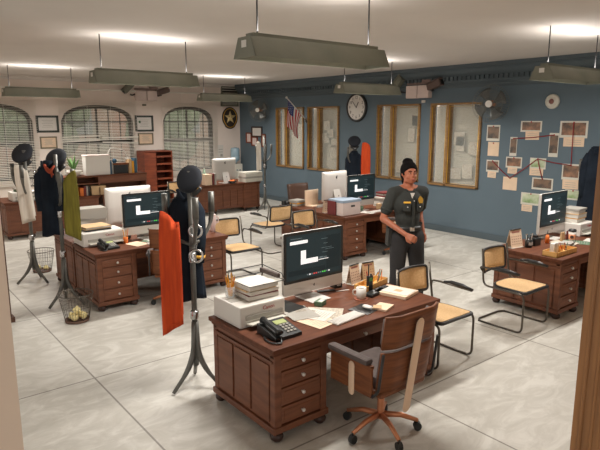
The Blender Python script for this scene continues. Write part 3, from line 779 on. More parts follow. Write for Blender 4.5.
# stand 1
cap((S1[0]-.08, S1[1]+.03), 1.80, 'navy peaked cap on the coat stand at far left', (.1, .9, FC), 1.15, braid=False)
scarf((S1[0]+.05, S1[1]-.08), 1.70, .90, .165, FC+.2, WHITEC, 'white scarf hanging from the far left coat stand', slant=.05, dx=.06)
cuffs((S1[0]+.06, S1[1]+.06), 1.56, 'steel handcuffs on the far left coat stand', FC)
# stand 4, 5, 6
scarf((S4[0]-.05, S4[1]-.14), 1.78, 1.05, .11, FC, WHITEC, 'white scarf on the corner coat stand beside the blue wall', slant=.02)
coat((S5[0]+.0, S5[1]-.05), 1.62, .72, .26, .34, FC, 'dark police coat on the coat stand below the clock', depth=.18)
scarf((S5[0]+.23, S5[1]+.09), 1.82, .86, .19, FC, ORANGEC, 'red-orange scarf on the coat stand below the clock', slant=.04)
scarf((S5[0]-.24, S5[1]+.12), 1.78, .80, .16, FC, WHITEC, 'white scarf on the coat stand below the clock', slant=.02)
cap((S5[0], S5[1]-.05), 1.78, 'dark peaked cap on the coat stand below the clock', (.1, .8, FC), 1.1, braid=False)
coat((S6[0]+.0, S6[1]-.05), 1.90, .72, .26, .40, FC-.3, 'navy coat hanging on the stand at the right edge', depth=.22)

# ------------------------------------------------------------------ wire waste baskets
def basket():
    t = thing('wire_basket', '', 'waste basket', (0, 0, 0)); b = MB(); R0, R1, H = .13, .19, .33
    for k in range(30):
        a = 2*PI*k/30; b.tube([(R0*math.cos(a), R0*math.sin(a), .01), (R1*math.cos(a+.06), R1*math.sin(a+.06), H)], .0022, 4)
    for z in (.06, .12, .18, .24, .29):
        r = R0+(R1-R0)*z/H; b.tube([(r*math.cos(k*PI/15), r*math.sin(k*PI/15), z) for k in range(30)], .0018, 4, closed=True)
    b.build('wire_mesh', TUBE, t)
    MB().tube([(R1*math.cos(k*PI/15), R1*math.sin(k*PI/15), H) for k in range(30)], .006, 6, closed=True).build('rim', TUBE, t)
    MB().lathe([(.01, 0), (R0, 0), (R0+.004, .03), (R0-.002, .03), (R0-.006, .008), (.01, .008)], (0, 0, 0), 30).build('base', mat('rusty_base', (104, 76, 62), .6), t)
    return t
b0 = basket()
B1, B2 = (-9.02, 2.12), (-6.46, 1.85)
for i, (p, lab) in enumerate([(B1, 'wire waste basket behind the white scarf stand'), (B2, 'wire waste basket with crumpled papers in front of the left desk corner')]):
    o = b0 if i == 0 else dup(b0, lab); o['label'] = lab; o.location = (p[0], p[1], 0); o['group'] = 'wire waste baskets'
YP = mat('crumpled_yellow_paper', (236, 220, 160), .9)
def crumple(x, y, z, r, lab):
    mb = MB(); vs = bmesh.ops.create_icosphere(mb.bm, subdivisions=2, radius=r)['verts']
    for v in vs: v.co *= random.uniform(.72, 1.15)
    tag(mb.build('crumpled_paper', YP, None, loc=(x, y, z)), lab, 'paper', 'crumpled papers in the wire baskets')
for (dx, dy, dz) in ((-.055, -.04, .06), (.05, -.045, .06), (.05, .06, .065), (-.05, .055, .055), (0, 0, .13)): crumple(B2[0]+dx, B2[1]+dy, dz, .045, 'crumpled yellowish paper ball in the wire basket by the left desk')
for (dx, dy, dz) in ((-.05, -.04, .06), (.05, .045, .06)): crumple(B1[0]+dx, B1[1]+dy, dz, .04, 'crumpled yellowish paper ball in the far left wire basket')

# ------------------------------------------------------------------ things on the blue wall
GY = 'items'
# wall clock
p = ony(357.5, 107.5, WY); R_ = .33
t = thing('wall_clock', 'large round wall clock with black rim between the interior windows', 'clock', (p.x, WY-.0, p.z))
fm = frame_my((0, -.03, 0))
MB().lathe([(.01, 0), (R_, 0), (R_+.012, .02), (R_, .06), (R_-.035, .06), (R_-.045, .035), (.01, .035)], (0, 0, 0), 40).build('rim', BLK, t, rot=(PI/2, 0, 0))
fc = MB().cyl((0, -.036, 0), (0, -.040, 0), R_-.04, seg=40).build('dial', WHITE, t)
for k in range(12):
    a = PI/2-2*PI*(k+1)/12; text_mesh(str(k+1), .095, frame_my((.225*math.cos(a), -.041, .225*math.sin(a))), 'numeral', INK, fc)
MB().box((.035, -.045, .06), (.018, .004, .15), rot=(0, .5, 0)).build('hour_hand', INK, t)
MB().box((-.06, -.049, .07), (.012, .004, .21), rot=(0, -.7, 0)).build('minute_hand', INK, t)
# round siren / speaker
p = ony(553, 101.5, WY)
t = thing('round_alarm', 'round pale wall alarm above the evidence photos', 'alarm', (p.x, WY, p.z))
MB().lathe([(.01, 0), (.125, 0), (.125, .03), (.105, .05), (.095, .045), (.07, .045), (.06, .055), (.01, .055)], (0, 0, 0), 28).build('housing', WHITE2, t, rot=(PI/2, 0, 0))
MB().lathe([(.01, .054), (.045, .054), (.04, .065), (.01, .067)], (0, 0, 0), 20).build('centre_grille', mat('alarm_red', (128, 84, 76), .6), t, rot=(PI/2, 0, 0))
# wall fans
def wall_fan(p, lab, s=1.0, yaw=0):
    t = thing('wall_fan', lab, 'fan', (p.x, p.y, p.z), yaw, 'caged wall fans'); t.scale = (s, s, s)
    R_ = .34; cg = MB()
    for k in range(44):
        a = 2*PI*k/44; c, s_ = math.cos(a), math.sin(a)
        cg.tube([(c*.05, -.10, s_*.05), (c*R_*.7, -.09, s_*R_*.7), (c*R_, -.02, s_*R_), (c*R_*.7, .05, s_*R_*.7), (c*.05, .06, s_*.05)], .0022, 4)
    for (r, yy) in ((R_, -.02), (R_*.72, -.09), (R_*.4, -.098), (R_*.55, .055)):
        cg.tube([(r*math.cos(k*PI/18), yy, r*math.sin(k*PI/18)) for k in range(36)], .004, 5, closed=True)
    cg.build('cage', mat('cage_wire', (120, 122, 118), .4, .5), t)
    for k in range(4):
        a = k*PI/2+.5
        MB().grid(lambda u, v, a=a: Vector(((.05+.24*u)*math.cos(a+(v-.5)*1.0*(.6+.4*u)), -.02+.05*(v-.5), (.05+.24*u)*math.sin(a+(v-.5)*1.0*(.6+.4*u)))), 5, 5, .004).build('blade', mat('fan_blade', (96, 98, 96), .3, .3), t)
    MB().cyl((0, -.12, 0), (0, -.10, 0), .062, seg=20).build('hub_badge', WHITE, t)
    MB().cyl((0, .02, 0), (0, .16, 0), .07, .05, seg=16).build('motor', COPPER, t)
    MB().tube([(0, .12, 0), (0, .14, -.14), (0, .30, -.14)], .02, 8, smooth=.04).box((0, .31, -.14), (.12, .03, .18)).build('bracket', IRON, t)
p = ony(491, 104, WY-.33); wall_fan(p, 'caged wall fan right of the last interior window', 1.0, .2)
p = ony(259, 110, WY-.33); wall_fan(p, 'caged wall fan near the star corner of the blue wall', .95, .5)
# camera clusters
def cluster(loc, rz, lab):
    t = thing('security_camera_unit', lab, 'security camera', loc, rz, 'twin security camera units')   # local: wall plane y=0, out = -y
    for k in (-1, 1): MB().box((k*.155, -.07, -.02), (.29, .13, .26), bevel=.015).build('white_box', PINKW, t)
    MB().box((0, -.05, .15), (.62, .08, .05), bevel=.008).box((.22, -.07, .19), (.22, .1, .06), bevel=.01).build('mounting_rail', mat('camera_rail', (130, 110, 104), .6), t)
    for (x, y, a, ax) in ((-.52, -.14, .75, 1), (.47, -.14, -.3, 1)):
        cm = MB().box((0, 0, 0), (.34, .14, .13), bevel=.02).box((0, 0, .075), (.38, .17, .015), bevel=.004).build('camera_body', LAMPM if x < 0 else mat('camera_brown', (96, 78, 72), .5), t, loc=(x, y, .17 if x < 0 else .1), rot=(0, -a if x < 0 else a, .0))
        sg = -1 if x < 0 else 1
        MB().cyl((sg*.165, 0, 0), (sg*.185, 0, 0), .05, seg=16).build('lens', BLKP, cm)
        MB().tube([(x*.9, y, .0), (x*.75, -.06, -.02), (x*.55, -.04, .02)], .018, 8).build('camera_arm', BLK, t)
p = ony(421, 91, WY); cluster((p.x, WY, p.z), 0, 'twin security cameras with pale boxes high on the blue wall')
p = onx(145, 95, WX); cluster((WX, p.y, p.z), PI/2, 'twin security cameras high on the white wall between arched windows')
for (px, py, wall, lab) in ((424, 101.5, 'b', 'small white sensor plate under the blue wall cameras'), (144, 105, 'w', 'small sensor plate under the white wall cameras')):
    p = ony(px, py, WY) if wall == 'b' else onx(px, py, WX)
    o = MB().box((0, 0, 0), (.09, .03, .055) if wall == 'b' else (.03, .11, .05), bevel=.008).build('sensor_plate', WHITE if wall == 'b' else LAMPM, None, loc=(p.x, WY-.016, p.z) if wall == 'b' else (WX+.016, p.y, p.z)); tag(o, lab, 'sensor')
# flag on an angled pole
base = Vector((-11.62, WY, 2.28)); tip = ony(286.5, 97.5, WY-.75)
t = thing('flag', 'american flag on an angled pole between the first two interior windows', 'flag', base)
d = tip-base
pl = MB().cyl((0, 0, 0), d, .014, seg=10).ball(d, .03, seg=10).build('pole', ALU, t)
MB().cyl((0, 0, 0), (0, -.03, 0), .05, seg=14).tube([(0, -.02, -.05), d*.1], .02, 8).build('wall_bracket', IRON, t)
fg = MB(); stripes = 13
def ff(u, v):   # v across the stripes (0 = top edge along the pole), u length of the stripes hanging down
    a = d*(.95-.62*v); q = Vector((-.10*u-.05*math.sin(u*3), .03*math.sin(v*9+u*4)+.02, -.62*u-.06*v*u))
    return a*(1-.18*u)+d*(.10*u)+q
nu, nv = 20, 26
fg.cellmi = lambda i, j: (2 if (i < 8 and j < 14) else (0 if (j//2) % 2 == 0 else 1))
fg.grid(ff, nu, nv, .004)
fl = fg.build('flag_cloth', [mat('flag_red', (186, 44, 56), .8), mat('flag_white', (226, 220, 216), .8), mat('flag_blue', (44, 62, 118), .8)], t)
stn = MB()
for i in range(5):
    for j in range(4):
        q = ff((.05+.07*i), (.06+.12*j)); stn.ball(q, .009, seg=6)
stn.build('stars', WHITE, fl)
# evidence photos
board = [ # px box x0,x1,y0,y1, picture?, note box
 (487, 500, 125, 141, 1, None), (488, 499, 142, 156, 0, None), (510, 517, 137, 156, 1, None), (521, 542, 121, 132, 1, (526, 539, 131, 140)),
 (549, 558.5, 133, 157, 1, None), (560, 588, 121, 138, 1, (564, 584, 137, 147)), (486.5, 499, 160, 172, 1, (488, 496, 171, 178)),
 (506, 522, 157, 168, 1, (508, 517, 167, 174)), (530, 546, 158, 169, 2, (530, 543, 168, 176)), (503, 517, 177, 190, 0, None),
 (532, 553, 178, 190, 1, None), (562, 580, 164, 180, 1, (563, 578, 179, 190)), (521, 541, 193, 205, 2, (522, 532, 204, 212)), (565, 581, 190, 200, 2, None)]
PHD = [mat('photo_dark', (70, 66, 60), .5, c2=(140, 110, 88), scale=6), mat('photo_warm', (160, 118, 92), .5, c2=(64, 60, 54), scale=7), mat('photo_green', (120, 150, 90), .5, c2=(210, 214, 190), scale=5)]
desc = ['with reddish scene, top left of the photos', 'note below the reddish photo', 'narrow, partly dark, left of centre', 'wide dark scene at the top, centre', 'tall dark one right of centre', 'large one at the top right', 'warm toned one at far left, middle row', 'dark scene second from left, middle row', 'pale one at the centre where the strings meet', 'blank note below the middle row', 'dark wide one just above the monitor', 'greenish one at the right end of the string', 'greenish one directly left of the monitor', 'pale green one behind the paper stack']
pins = {}
for k, (x0, x1, y0, y1, kind, note) in enumerate(board):
    yb = WY-.004-.002*(k % 2)
    a = ony(x0, (y0+y1)/2, WY); b = ony(x1, (y0+y1)/2, WY); tz = ony((x0+x1)/2, y0, WY).z; bz = ony((x0+x1)/2, y1, WY).z
    wd_, hh = b.x-a.x, tz-bz; cx, cz = (a.x+b.x)/2, (tz+bz)/2
    t = thing('evidence_photo' if kind else 'evidence_note', ('pinned evidence photo, ' if kind else 'pinned paper, ')+desc[k], 'photo' if kind else 'note', (cx, WY, cz), 0, 'evidence photos on the blue wall')
    MB().box((0, -.004, 0), (wd_, .003, hh)).build('card', WHITE2 if kind else CREAM, t)
    if kind: MB().box((0, -.006, .03*hh), (wd_*.86, .002, hh*.74)).build('picture', PHD[2] if kind == 2 else PHD[k % 2], t)
    if note:
        a2 = ony(note[0], note[2], WY); b2 = ony(note[1], note[3], WY)
        nt_ = MB().box(((a2.x+b2.x)/2-cx, -.009, (a2.z+b2.z)/2-cz), (b2.x-a2.x, .002, a2.z-b2.z), rot=(0, random.uniform(-.04, .04), 0)).build('note_card', CREAM, t)
        wl = MB()
        for q in range(3): wl.box(((a2.x+b2.x)/2-cx, -.011, b2.z-cz+(a2.z-b2.z)*(.25+.22*q)), ((b2.x-a2.x)*.7, .001, .006))
        wl.build('writing_lines', GREYP, nt_)
    MB().ball((0, -.012, hh*.42), .013, seg=8).build('pin', REDI, t)
    pins[k] = Vector((cx, WY-.02, cz+hh*.42))
MR = mat('red_string', (140, 36, 42), .8)
for k, (a, b, lab) in enumerate(((5, 11, 'red string dropping from the large top right photo'), (8, 11, 'red string from the centre photo to the right greenish photo'), (8, 10, 'red string from the centre photo down towards the monitor'), (8, 9, 'red string from the centre photo down left to the blank note'), (6, 9, 'red string from the far left photo to the blank note'), (2, 4, 'red string from the narrow photo to the tall dark photo'))):
    o = MB().tube([pins[a], (pins[a]+pins[b])/2+Vector((0, 0, -.012)), pins[b]], .008, 6).build('red_string', MR); tag(o, lab, 'string', 'red strings between evidence photos')
# framed pictures near the corner on the blue wall
for (x0, x1, y0, y1, m, lab) in ((252, 262.5, 126.5, 137, WHITE, 'framed picture near the corner, upper one on the blue wall'), (246.5, 252, 132.5, 143, PINKW, 'narrow framed picture closest to the room corner'), (252, 258, 136.5, 146, PINKW, 'small red framed picture under the upper one'), (262, 266, 134, 147, WHITE2, 'framed picture right of the small red one')):
    a = ony(x0, (y0+y1)/2, WY); b = ony(x1, (y0+y1)/2, WY); tz = ony((x0+x1)/2, y0, WY).z; bz = ony((x0+x1)/2, y1, WY).z
    W_, H_ = b.x-a.x, tz-bz
    t = thing('picture_frame', lab, 'picture', ((a.x+b.x)/2, WY, (tz+bz)/2), 0, 'framed pictures in the blue corner')
    f = MB()
    for s in (-1, 1): f.box((s*(W_/2-.02), -.015, 0), (.04, .03, H_), bevel=.004).box((0, -.015, s*(H_/2-.02)), (W_, .03, .04), bevel=.004)
    f.build('frame', DARK if m is WHITE else WALN2, t); MB().box((0, -.008, 0), (W_-.06, .006, H_-.06)).build('print', m, t)
p = ony(265.5, 163, WY)
o = MB().box((0, 0, 0), (.13, .05, .36), bevel=.02).box((0, -.03, .06), (.08, .03, .16), bevel=.01).build('wall_phone', BLKP, None, loc=(p.x, WY-.028, p.z)); tag(o, 'black wall phone right of the corner coat stand', 'phone')

# ------------------------------------------------------------------ things on the white wall
def wall_frame(x0, x1, y0, y1, fm_, lab, fw=.05, seal=None):
    ym = (y0+y1)/2; a = onx(x0, ym, WX); b = onx(x1, ym, WX); tz = onx((x0+x1)/2, y0, WX).z; bz = onx((x0+x1)/2, y1, WX).z
    W_, H_ = b.y-a.y, tz-bz
    t = thing('certificate_frame', lab, 'certificate', (WX, (a.y+b.y)/2, (tz+bz)/2), 0, 'framed certificates on the white wall')
    f = MB()
    for s in (-1, 1): f.box((.018, s*(W_/2-fw/2), 0), (.036, fw, H_), bevel=.005).box((.018, 0, s*(H_/2-fw/2)), (.036, W_, fw), bevel=.005)
    f.build('frame', fm_, t); pg = MB().box((.01, 0, 0), (.006, W_-fw, H_-fw)).build('certificate', WHITE if fw > .04 else CREAM, t)
    ln = MB()
    for q in range(5): ln.box((.0145, 0, H_*(.22-.1*q)), (.001, W_*(.5-.1*(q % 2)), .008))
    ln.build('writing_lines', GREYP, pg)
    if seal: MB().cyl((.013, -W_*.25, H_*.1), (.016, -W_*.25, H_*.1), .035, seg=14).build('seal', seal, t)
GF = mat('dark_green_frame', (56, 62, 56), .5); BF = mat('bronze_frame', (122, 112, 90), .5)
wall_frame(36, 58.5, 115.5, 132.5, GF, 'large dark framed certificate left of the middle arched window')
wall_frame(40, 57, 136.5, 148.5, BF, 'small bronze framed certificate, left pair, lower one', .03)
wall_frame(135, 153, 115.5, 131.5, GF, 'large dark framed certificate right of the middle arched window', seal=GREEN)
wall_frame(138, 153, 133, 144.5, BF, 'small bronze framed certificate, right pair, lower one', .03)
# vent grilles
for (x0, x1, y0, y1, lab) in ((220.5, 238, 86, 95, 'upper dark slatted vent grille above the star plaque'), (220.5, 238, 100, 106.5, 'lower dark slatted vent grille above the star plaque')):
    a = onx(x0, y0, WX); b = onx(x1, y1, WX); W_ = b.y-a.y; H_ = a.z-b.z
    t = thing('vent_grille', lab, 'vent', (WX, (a.y+b.y)/2, (a.z+b.z)/2), 0, 'vent grilles')
    f = MB()
    for s in (-1, 1): f.box((.02, s*(W_/2-.02), 0), (.04, .04, H_)).box((.02, 0, s*(H_/2-.02)), (.04, W_, .04))
    f.build('frame', LAMPM, t); MB().box((.004, 0, 0), (.006, W_-.05, H_-.05)).build('backing', BLK, t)
    sl = MB(); n = max(3, int(H_/.07))
    for q in range(n): sl.box((.02, 0, -H_/2+.05+(H_-.1)*q/(n-1)), (.035, W_-.07, .006), rot=(0, .7, 0))
    sl.build('louvres', WHITE2, t)
# star shield plaque
p = onx(229, 117.5, WX)
t = thing('star_plaque', 'dark shield plaque with a gold star, below the vents', 'plaque', (WX, p.y+.02, p.z))
fx = frame_x((0, 0, 0)); sh = []
for k in range(40):
    a = 2*PI*k/40; sh.append((.27*math.cos(a), .31*math.sin(a)-(.03 if math.sin(a) < -.8 else 0)))
MB().prism(sh, .035, fx).build('shield', mat('plaque_wood', (52, 44, 36), .4), t)
MB().tube([fx @ Vector((x*.86, y*.86, .037)) for x, y in sh], .012, 6, closed=True).build('gold_rim', GOLD, t)
st = MB(); vs = [st.bm.verts.new(fx @ Vector(((.21 if k % 2 == 0 else .085)*math.sin(PI*k/5), (.21 if k % 2 == 0 else .085)*math.cos(PI*k/5), .037))) for k in range(10)]
cc = st.bm.verts.new(fx @ Vector((0, 0, .085)))
for k in range(10): st.bm.faces.new((vs[k], vs[(k+1) % 10], cc))
st.bm.faces.new(vs[::-1]); st.build('star', mat('pale_gold', (206, 184, 130), .4, .3), t)
# papers/water cooler near the corner
p = onx(220.5, 152, WX)
o = MB().box((.003, 0, 0), (.003, .2, .42)).box((.006, 0, .08), (.002, .15, .02), mi=1).box((.006, 0, 0), (.002, .15, .02), mi=1).box((.006, .03, -.1), (.002, .08, .08), mi=1).build('wall_notice', [WHITE, GREYP], None, loc=(WX, p.y, p.z)); tag(o, 'white paper notice taped beside the water cooler', 'notice')
p = onx(233, 165, -14.5)
t = thing('water_cooler', 'water cooler with pale blue bottle in the far corner', 'water cooler', (-14.5, 9.1, 0))
MB().box((0, 0, .5), (.32, .32, 1.0), bevel=.02).box((.165, 0, .8), (.02, .24, .2)).build('cabinet', WHITE2, t)
MB().lathe([(.04, 1.0), (.05, 1.05), (.135, 1.12), (.135, 1.2), (.128, 1.22), (.135, 1.24), (.135, 1.42), (.12, 1.47), (.02, 1.49)], (0, 0, 0), 20).build('bottle', mat('water_blue', (150, 176, 190), .15), t)
for s in (-1, 1): MB().box((.18, s*.05, .82), (.04, .025, .03)).build('tap', BLUEB, t)
# red-brown open bookcase against the window wall
t = thing('bookcase', 'tall red-brown bookcase between the far windows', 'bookcase', (-14.55, 6.48, 0))
b = MB().box((0, -.33, .74), (.5, .03, 1.48)).box((0, .45, .74), (.5, .03, 1.48)).box((-.235, .05, .74), (.03, .8, 1.48)).box((0, .05, 1.465), (.5, .78, .03)).box((.2, -.17, .74), (.03, .34, 1.46))
b.build('case', WALN2, t)
for k in range(7): MB().box((.0, .22, .12+.2*k), (.46, .44, .025)).box((.235, .22, .12+.2*k), (.02, .44, .05)).build('shelf_board', WALN2, t)

# ------------------------------------------------------------------ clutter builders (all on desk tops at z=T)
ZT = T+.001
PHD0, PHD1 = mat('news_picture', (120, 112, 102), .9, c2=(160, 150, 136), scale=30), mat('news_picture_warm', (206, 140, 100), .9, c2=(170, 120, 100), scale=30)
def sheet(name, loc, w_, d_, rz, m, label, cat='paper', th=.0016, group=None, marks=0, parent=None, mk=INK):
    t = thing(name, label, cat, loc, rz, group) if not parent else parent
    MB().box((0, 0, th/2), (d_, w_, th)).build('sheet', m, t)
    if name == 'newspaper_page': MB().box((-d_*.2, w_*.12, th+.0003), (d_*.3, w_*.42, .0004)).build('printed_picture', PHD1 if 'cream' in label else PHD0, t)
    if marks:
        mb = MB()
        for k in range(marks): mb.box((d_*(.38-.7*k/marks), random.uniform(-.02, .02)*w_, th+.0004), (.0045, w_*random.uniform(.5, .82), .0006))
        mb.build('print_lines', mk, t)
    return t
def P(px, py, z=ZT): v = onz(px, py, z); return (v.x, v.y, z)
def printer(loc, rz, lab, s=1.0):
    t = thing('printer', lab, 'printer', loc, rz, 'white desk printers')    # front = +x ; local footprint .46 (x) x .50 (y)
    W_, D_, H_ = .52*s, .40, .17
    MB().box((0, 0, H_/2), (D_, W_, H_), bevel=.012).box((-.0, 0, .006), (D_-.04, W_-.04, .012)).build('printer_body', WHITE, t)
    MB().box((D_/2+.004, .01, .075), (.012, W_*.82, .035), bevel=.003).build('paper_slot', GREYP, t)
    MB().box((D_/2+.03, .01, .035), (.10, W_*.80, .012), rot=(0, -.12, 0), bevel=.003).build('output_tray', WHITE2, t)
    text_mesh('Canon', .042, frame_x((D_/2+.0025, W_*.12, .128)), 'brand_lettering', REDI, t)
    MB().box((.0, -W_*.32, H_+.001), (.1, .12, .002)).build('control_panel', GREYP, t)
    return t
def doc_stack(loc, rz, lab, mats, w_=.3, d_=.22, hs=(.03, .03, .02), cat='paper stack', group=None):
    t = thing('document_stack', lab, cat, loc, rz, group); z = 0
    for k, h_ in enumerate(hs):
        MB().box((random.uniform(-.01, .01), random.uniform(-.012, .012), z+h_/2), (d_, w_, h_-.001), rot=(0, 0, random.uniform(-.06, .06)), bevel=.002).build('folder' if k % 2 else 'paper_ream', mats[k % len(mats)], t); z += h_
    return t
def pencil_cup(loc, lab, m, n=7, cols=(YEL, YEL, ORG), h_=.10, r=.038, band=None, lean=.18):
    t = thing('pencil_cup', lab, 'pencil cup', loc)
    MB().lathe([(.005, 0), (r, 0), (r*1.05, h_), (r*.93, h_), (r*.88, .006), (.005, .006)], (0, 0, 0), 18).build('cup', m, t)
    for k in range(n):
        a = 2*PI*k/n; q = Vector((math.cos(a), math.sin(a), 0)); L = random.uniform(.15, .19)
        p1 = q*(r*.55+lean*L*.6)+Vector((0, 0, L))
        pn = tag(MB().cyl(q*r*.3+Vector((0, 0, .01)), p1, .0045, seg=6).cyl(p1, p1+(p1-q*r*.3).normalized()*.014, .0045, .001, seg=6, mi=1).build('pencil', [cols[k % len(cols)], KRAFT], None, loc=loc), 'pencil or pen standing in the '+lab.split(',')[0], 'pencil', 'writing tools in the '+lab.split(',')[0])
    if band:
        mb = MB()
        for (z, u0, u1) in band: 
            for q in range(4): a = -.9+q*.45; mb.box((r*1.03*math.cos(a), r*1.03*math.sin(a), z), (.004, .011, .018), rot=(0, 0, a))
        mb.build('white_lettering_marks', WHITE, t)
    return t
def phone(loc, rz, lab):
    t = thing('desk_phone', lab, 'phone', loc, rz, 'black desk phones')
    b = MB(); b.prism([(-.10, 0), (.10, 0), (.10, .025), (-.10, .075)], .20, Matrix.Translation((0, .10, 0)) @ Matrix(((1, 0, 0, 0), (0, 0, -1, 0), (0, 1, 0, 0), (0, 0, 0, 1))))
    b.build('phone_base', BLKP, t)
    tl = math.atan2(.05, .20)
    MB().box((-.05, .04, .066), (.045, .085, .004), rot=(0, tl, 0)).build('display', LCD, t)
    kb = MB()
    for i in range(4):
        for j in range(3): kb.box((-.012+i*.026, .018+j*.026, .058-.0065*i), (.016, .018, .006), rot=(0, tl, 0))
    kb.build('keys', GREYP, t)
    MB().tube([(-.085, -.065, .098), (-.05, -.065, .10), (.06, -.065, .073), (.095, -.065, .055)], [.026, .016, .016, .026], 10).build('handset', BLKP, t)
    MB().tube([(.10, -.065, .03), (.15, -.09, .008), (.12, -.13, .008), (.06, -.14, .008), (.0, -.115, .01)], .006, 6, smooth=.03).build('cord', BLKP, t)
    return t
def keyboard(loc, rz, lab, w_=.34, d_=.115):
    t = thing('keyboard', lab, 'keyboard', loc, rz, 'white keyboards')
    MB().box((0, 0, .006), (d_, w_, .012), bevel=.003).build('keyboard_base', ALU, t)
    k_ = MB()
    for i in range(5):
        for j in range(14): k_.box((-d_/2+.014+i*.0215, -w_/2+.018+j*(w_-.036)/13, .0135), (.017, (w_-.036)/13-.004, .004))
    k_.build('keys', WHITE, t); return t
def calendar(loc, rz, lab, two=False, m=CREAM):
    t = thing('desk_calendar', lab, 'calendar', loc, rz, 'cream desk calendars')
    for s in (1, -1):
        o = MB().box((0, 0, .095), (.003, .15, .19)).build('page', m, t, loc=(s*.035, 0, 0), rot=(0, -s*.19, 0))
        if s == 1 or two:
            mk = MB().box((.0022, 0, .165), (.001, .10, .016))
            for i in range(4):
                for j in range(5): mk.box((.0022, -.055+j*.0275, .04+i*.026), (.001, .010, .009))
            mk.build('date_marks', mat('calendar_marks', (150, 96, 84), .8), o)
    MB().box((0, 0, .003), (.09, .15, .004)).build('foot', WHITE, t)
    MB().tube([(0, -.07, .187), (0, .07, .187)], .007, 8).build('binding', BLK, t)
    return t
def tray(loc, rz, lab, L=.30, W_=.12, H_=.045):
    t = thing('wooden_tray', lab, 'desk organiser', loc, rz, 'maple desk organisers')
    b = MB().box((0, 0, .004), (W_, L, .008))
    for s in (-1, 1): b.box((s*(W_/2-.004), 0, H_/2), (.008, L, H_), bevel=.002).box((0, s*(L/2-.004), H_/2), (W_, .008, H_), bevel=.002)
    b.box((0, -.03, H_/2), (W_-.01, .005, H_-.01)); b.build('box', MAPLE, t); return t
def mug(loc, m, lab, r=.038, h_=.09, rz=0, handle=True):
    t = thing('mug', lab, 'mug', loc, rz)
    MB().lathe([(.005, 0), (r*.8, 0), (r, h_*.25), (r, h_), (r-.004, h_), (r-.005, h_*.3), (.005, .01)], (0, 0, 0), 20).build('cup', m, t)
    MB().cyl((0, 0, h_*.8), (0, 0, h_*.82), r-.005, seg=20).build('coffee', mat('coffee', (60, 40, 28), .2), t)
    if handle: MB().tube([(0, r-.002, h_*.8), (0, r+.028, h_*.75), (0, r+.028, h_*.35), (0, r-.004, h_*.25)], .006, 7, smooth=.015).build('handle', m, t)
    return t
def pen(loc, rz, m, lab, L=.14):
    o = MB().cyl((-L/2, 0, .005), (L/2-.015, 0, .005), .005, seg=8).cyl((L/2-.015, 0, .005), (L/2, 0, .005), .005, .001, seg=8).build('pen', m, None, loc=loc, rot=(0, 0, rz)); return tag(o, lab, 'pen')

# --- nearest desk
pr = printer((-3.63, 2.38, ZT), .0, 'white printer on the left end of the nearest desk', .82)
doc_stack((-3.64, 2.44, ZT+.172), .0, 'stack of white papers and maroon folders on the nearest printer', [PAPER, MARO, PAPER, KRAFT, PAPER], .28, .27, (.035, .008, .03, .012, .035))
pencil_cup((-3.70, 2.25, ZT+.174), 'glass of yellow pencils, on the nearest printer', GLASSM, 8, h_=.09)
t = thing('letter_tray', 'black wire letter tray holding a grey roll behind the nearest printer stack', 'letter tray', (-3.64, 2.46, ZT+.172+.122))
MB().tube([(-.15, -.17, 0.004), (.16, -.17, 0.004), (.16, .17, 0.004), (-.15, .17, 0.004)], .004, 6, closed=True).tube([(-.15, -.17, .004), (-.15, -.17, .07), (-.15, .17, .07), (-.15, .17, .004)], .004, 6).tube([(-.15, .17, .07), (.12, .17, .05), (.16, .17, .004)], .004, 6).build('wire_frame', BLK, t)
MB().box((-.02, .15, .03), (.26, .03, .04), bevel=.01).build('side_pad', CUSH, t)
phone((-3.18, 2.35, ZT), .0, 'black desk phone in front of the nearest printer').scale = (1.2, 1.2, 1)
for k, (x, y, rz, m, lab) in enumerate(((-3.32, 2.92, .75, NEWS, 'newspaper page at the bottom of the loose pile on the nearest desk'), (-3.22, 2.74, .15, CREAM, 'cream page with orange print at the front of the loose pile'), (-3.34, 2.82, .45, PAPER, 'white page in the middle of the loose pile'), (-3.43, 2.74, -.2, GREYP, 'grey newspaper page on top of the loose pile'))):
    sheet('newspaper_page', (x, y, ZT+.0022*k), .24, .30, rz, m, lab, 'newspaper', marks=9, group='loose newspapers on the nearest desk', mk=GREYP)
o = MB().box((0, 0, .02), (.07, .10, .04), bevel=.003).box((.01, 0, .041), (.04, .07, .001), mi=1).build('small_green_box', [GREEN, WHITE], None, loc=(-3.49, 3.02, ZT), rot=(0, 0, .4)); tag(o, 'small green and white box below the nearest monitor', 'box')
keyboard((-3.10, 2.96, ZT), .12, 'white keyboard near the front edge of the nearest desk')
o = MB().box((0, 0, .002), (.20, .22, .004), bevel=.001).build('mouse_pad', BLK, None, loc=(-3.17, 3.24, ZT), rot=(0, 0, .2)); tag(o, 'black mouse pad on the nearest desk', 'mouse pad')
o = MB().ball((0, 0, 0), .03, sc=(1.7, 1, .55), seg=18).build('computer_mouse', WHITE, None, True, loc=(-3.16, 3.26, ZT+.020)); tag(o, 'white computer mouse on the black pad', 'mouse')
p = P(361, 299)
o = MB().cyl((0, 0, 0), (0, 0, .006), .062, seg=28).build('coaster', mat('cork_red', (150, 92, 70), .8), None, loc=(p[0], p[1], ZT)); tag(o, 'reddish round coaster under the white mug', 'coaster')
mug((p[0], p[1], ZT+.007), WHITE, 'white mug on a coaster on the nearest desk', .045, .10, 2.4)
p = P(336, 287)
t = thing('black_cup', 'black square cup with white lettering beside the nearest monitor', 'cup', p, -.1)
MB().box((0, 0, .05), (.085, .09, .10), bevel=.008).build('cup', BLKP, t)
mk = MB()
for zz, n_ in ((.072, 5), (.050, 5), (.030, 3)):
    for q in range(n_): mk.box((.0435, (-.030+.015*q)+(0 if n_ == 5 else .015), zz), (.001, .009, .013))
mk.build('white_lettering_marks', WHITE, t)
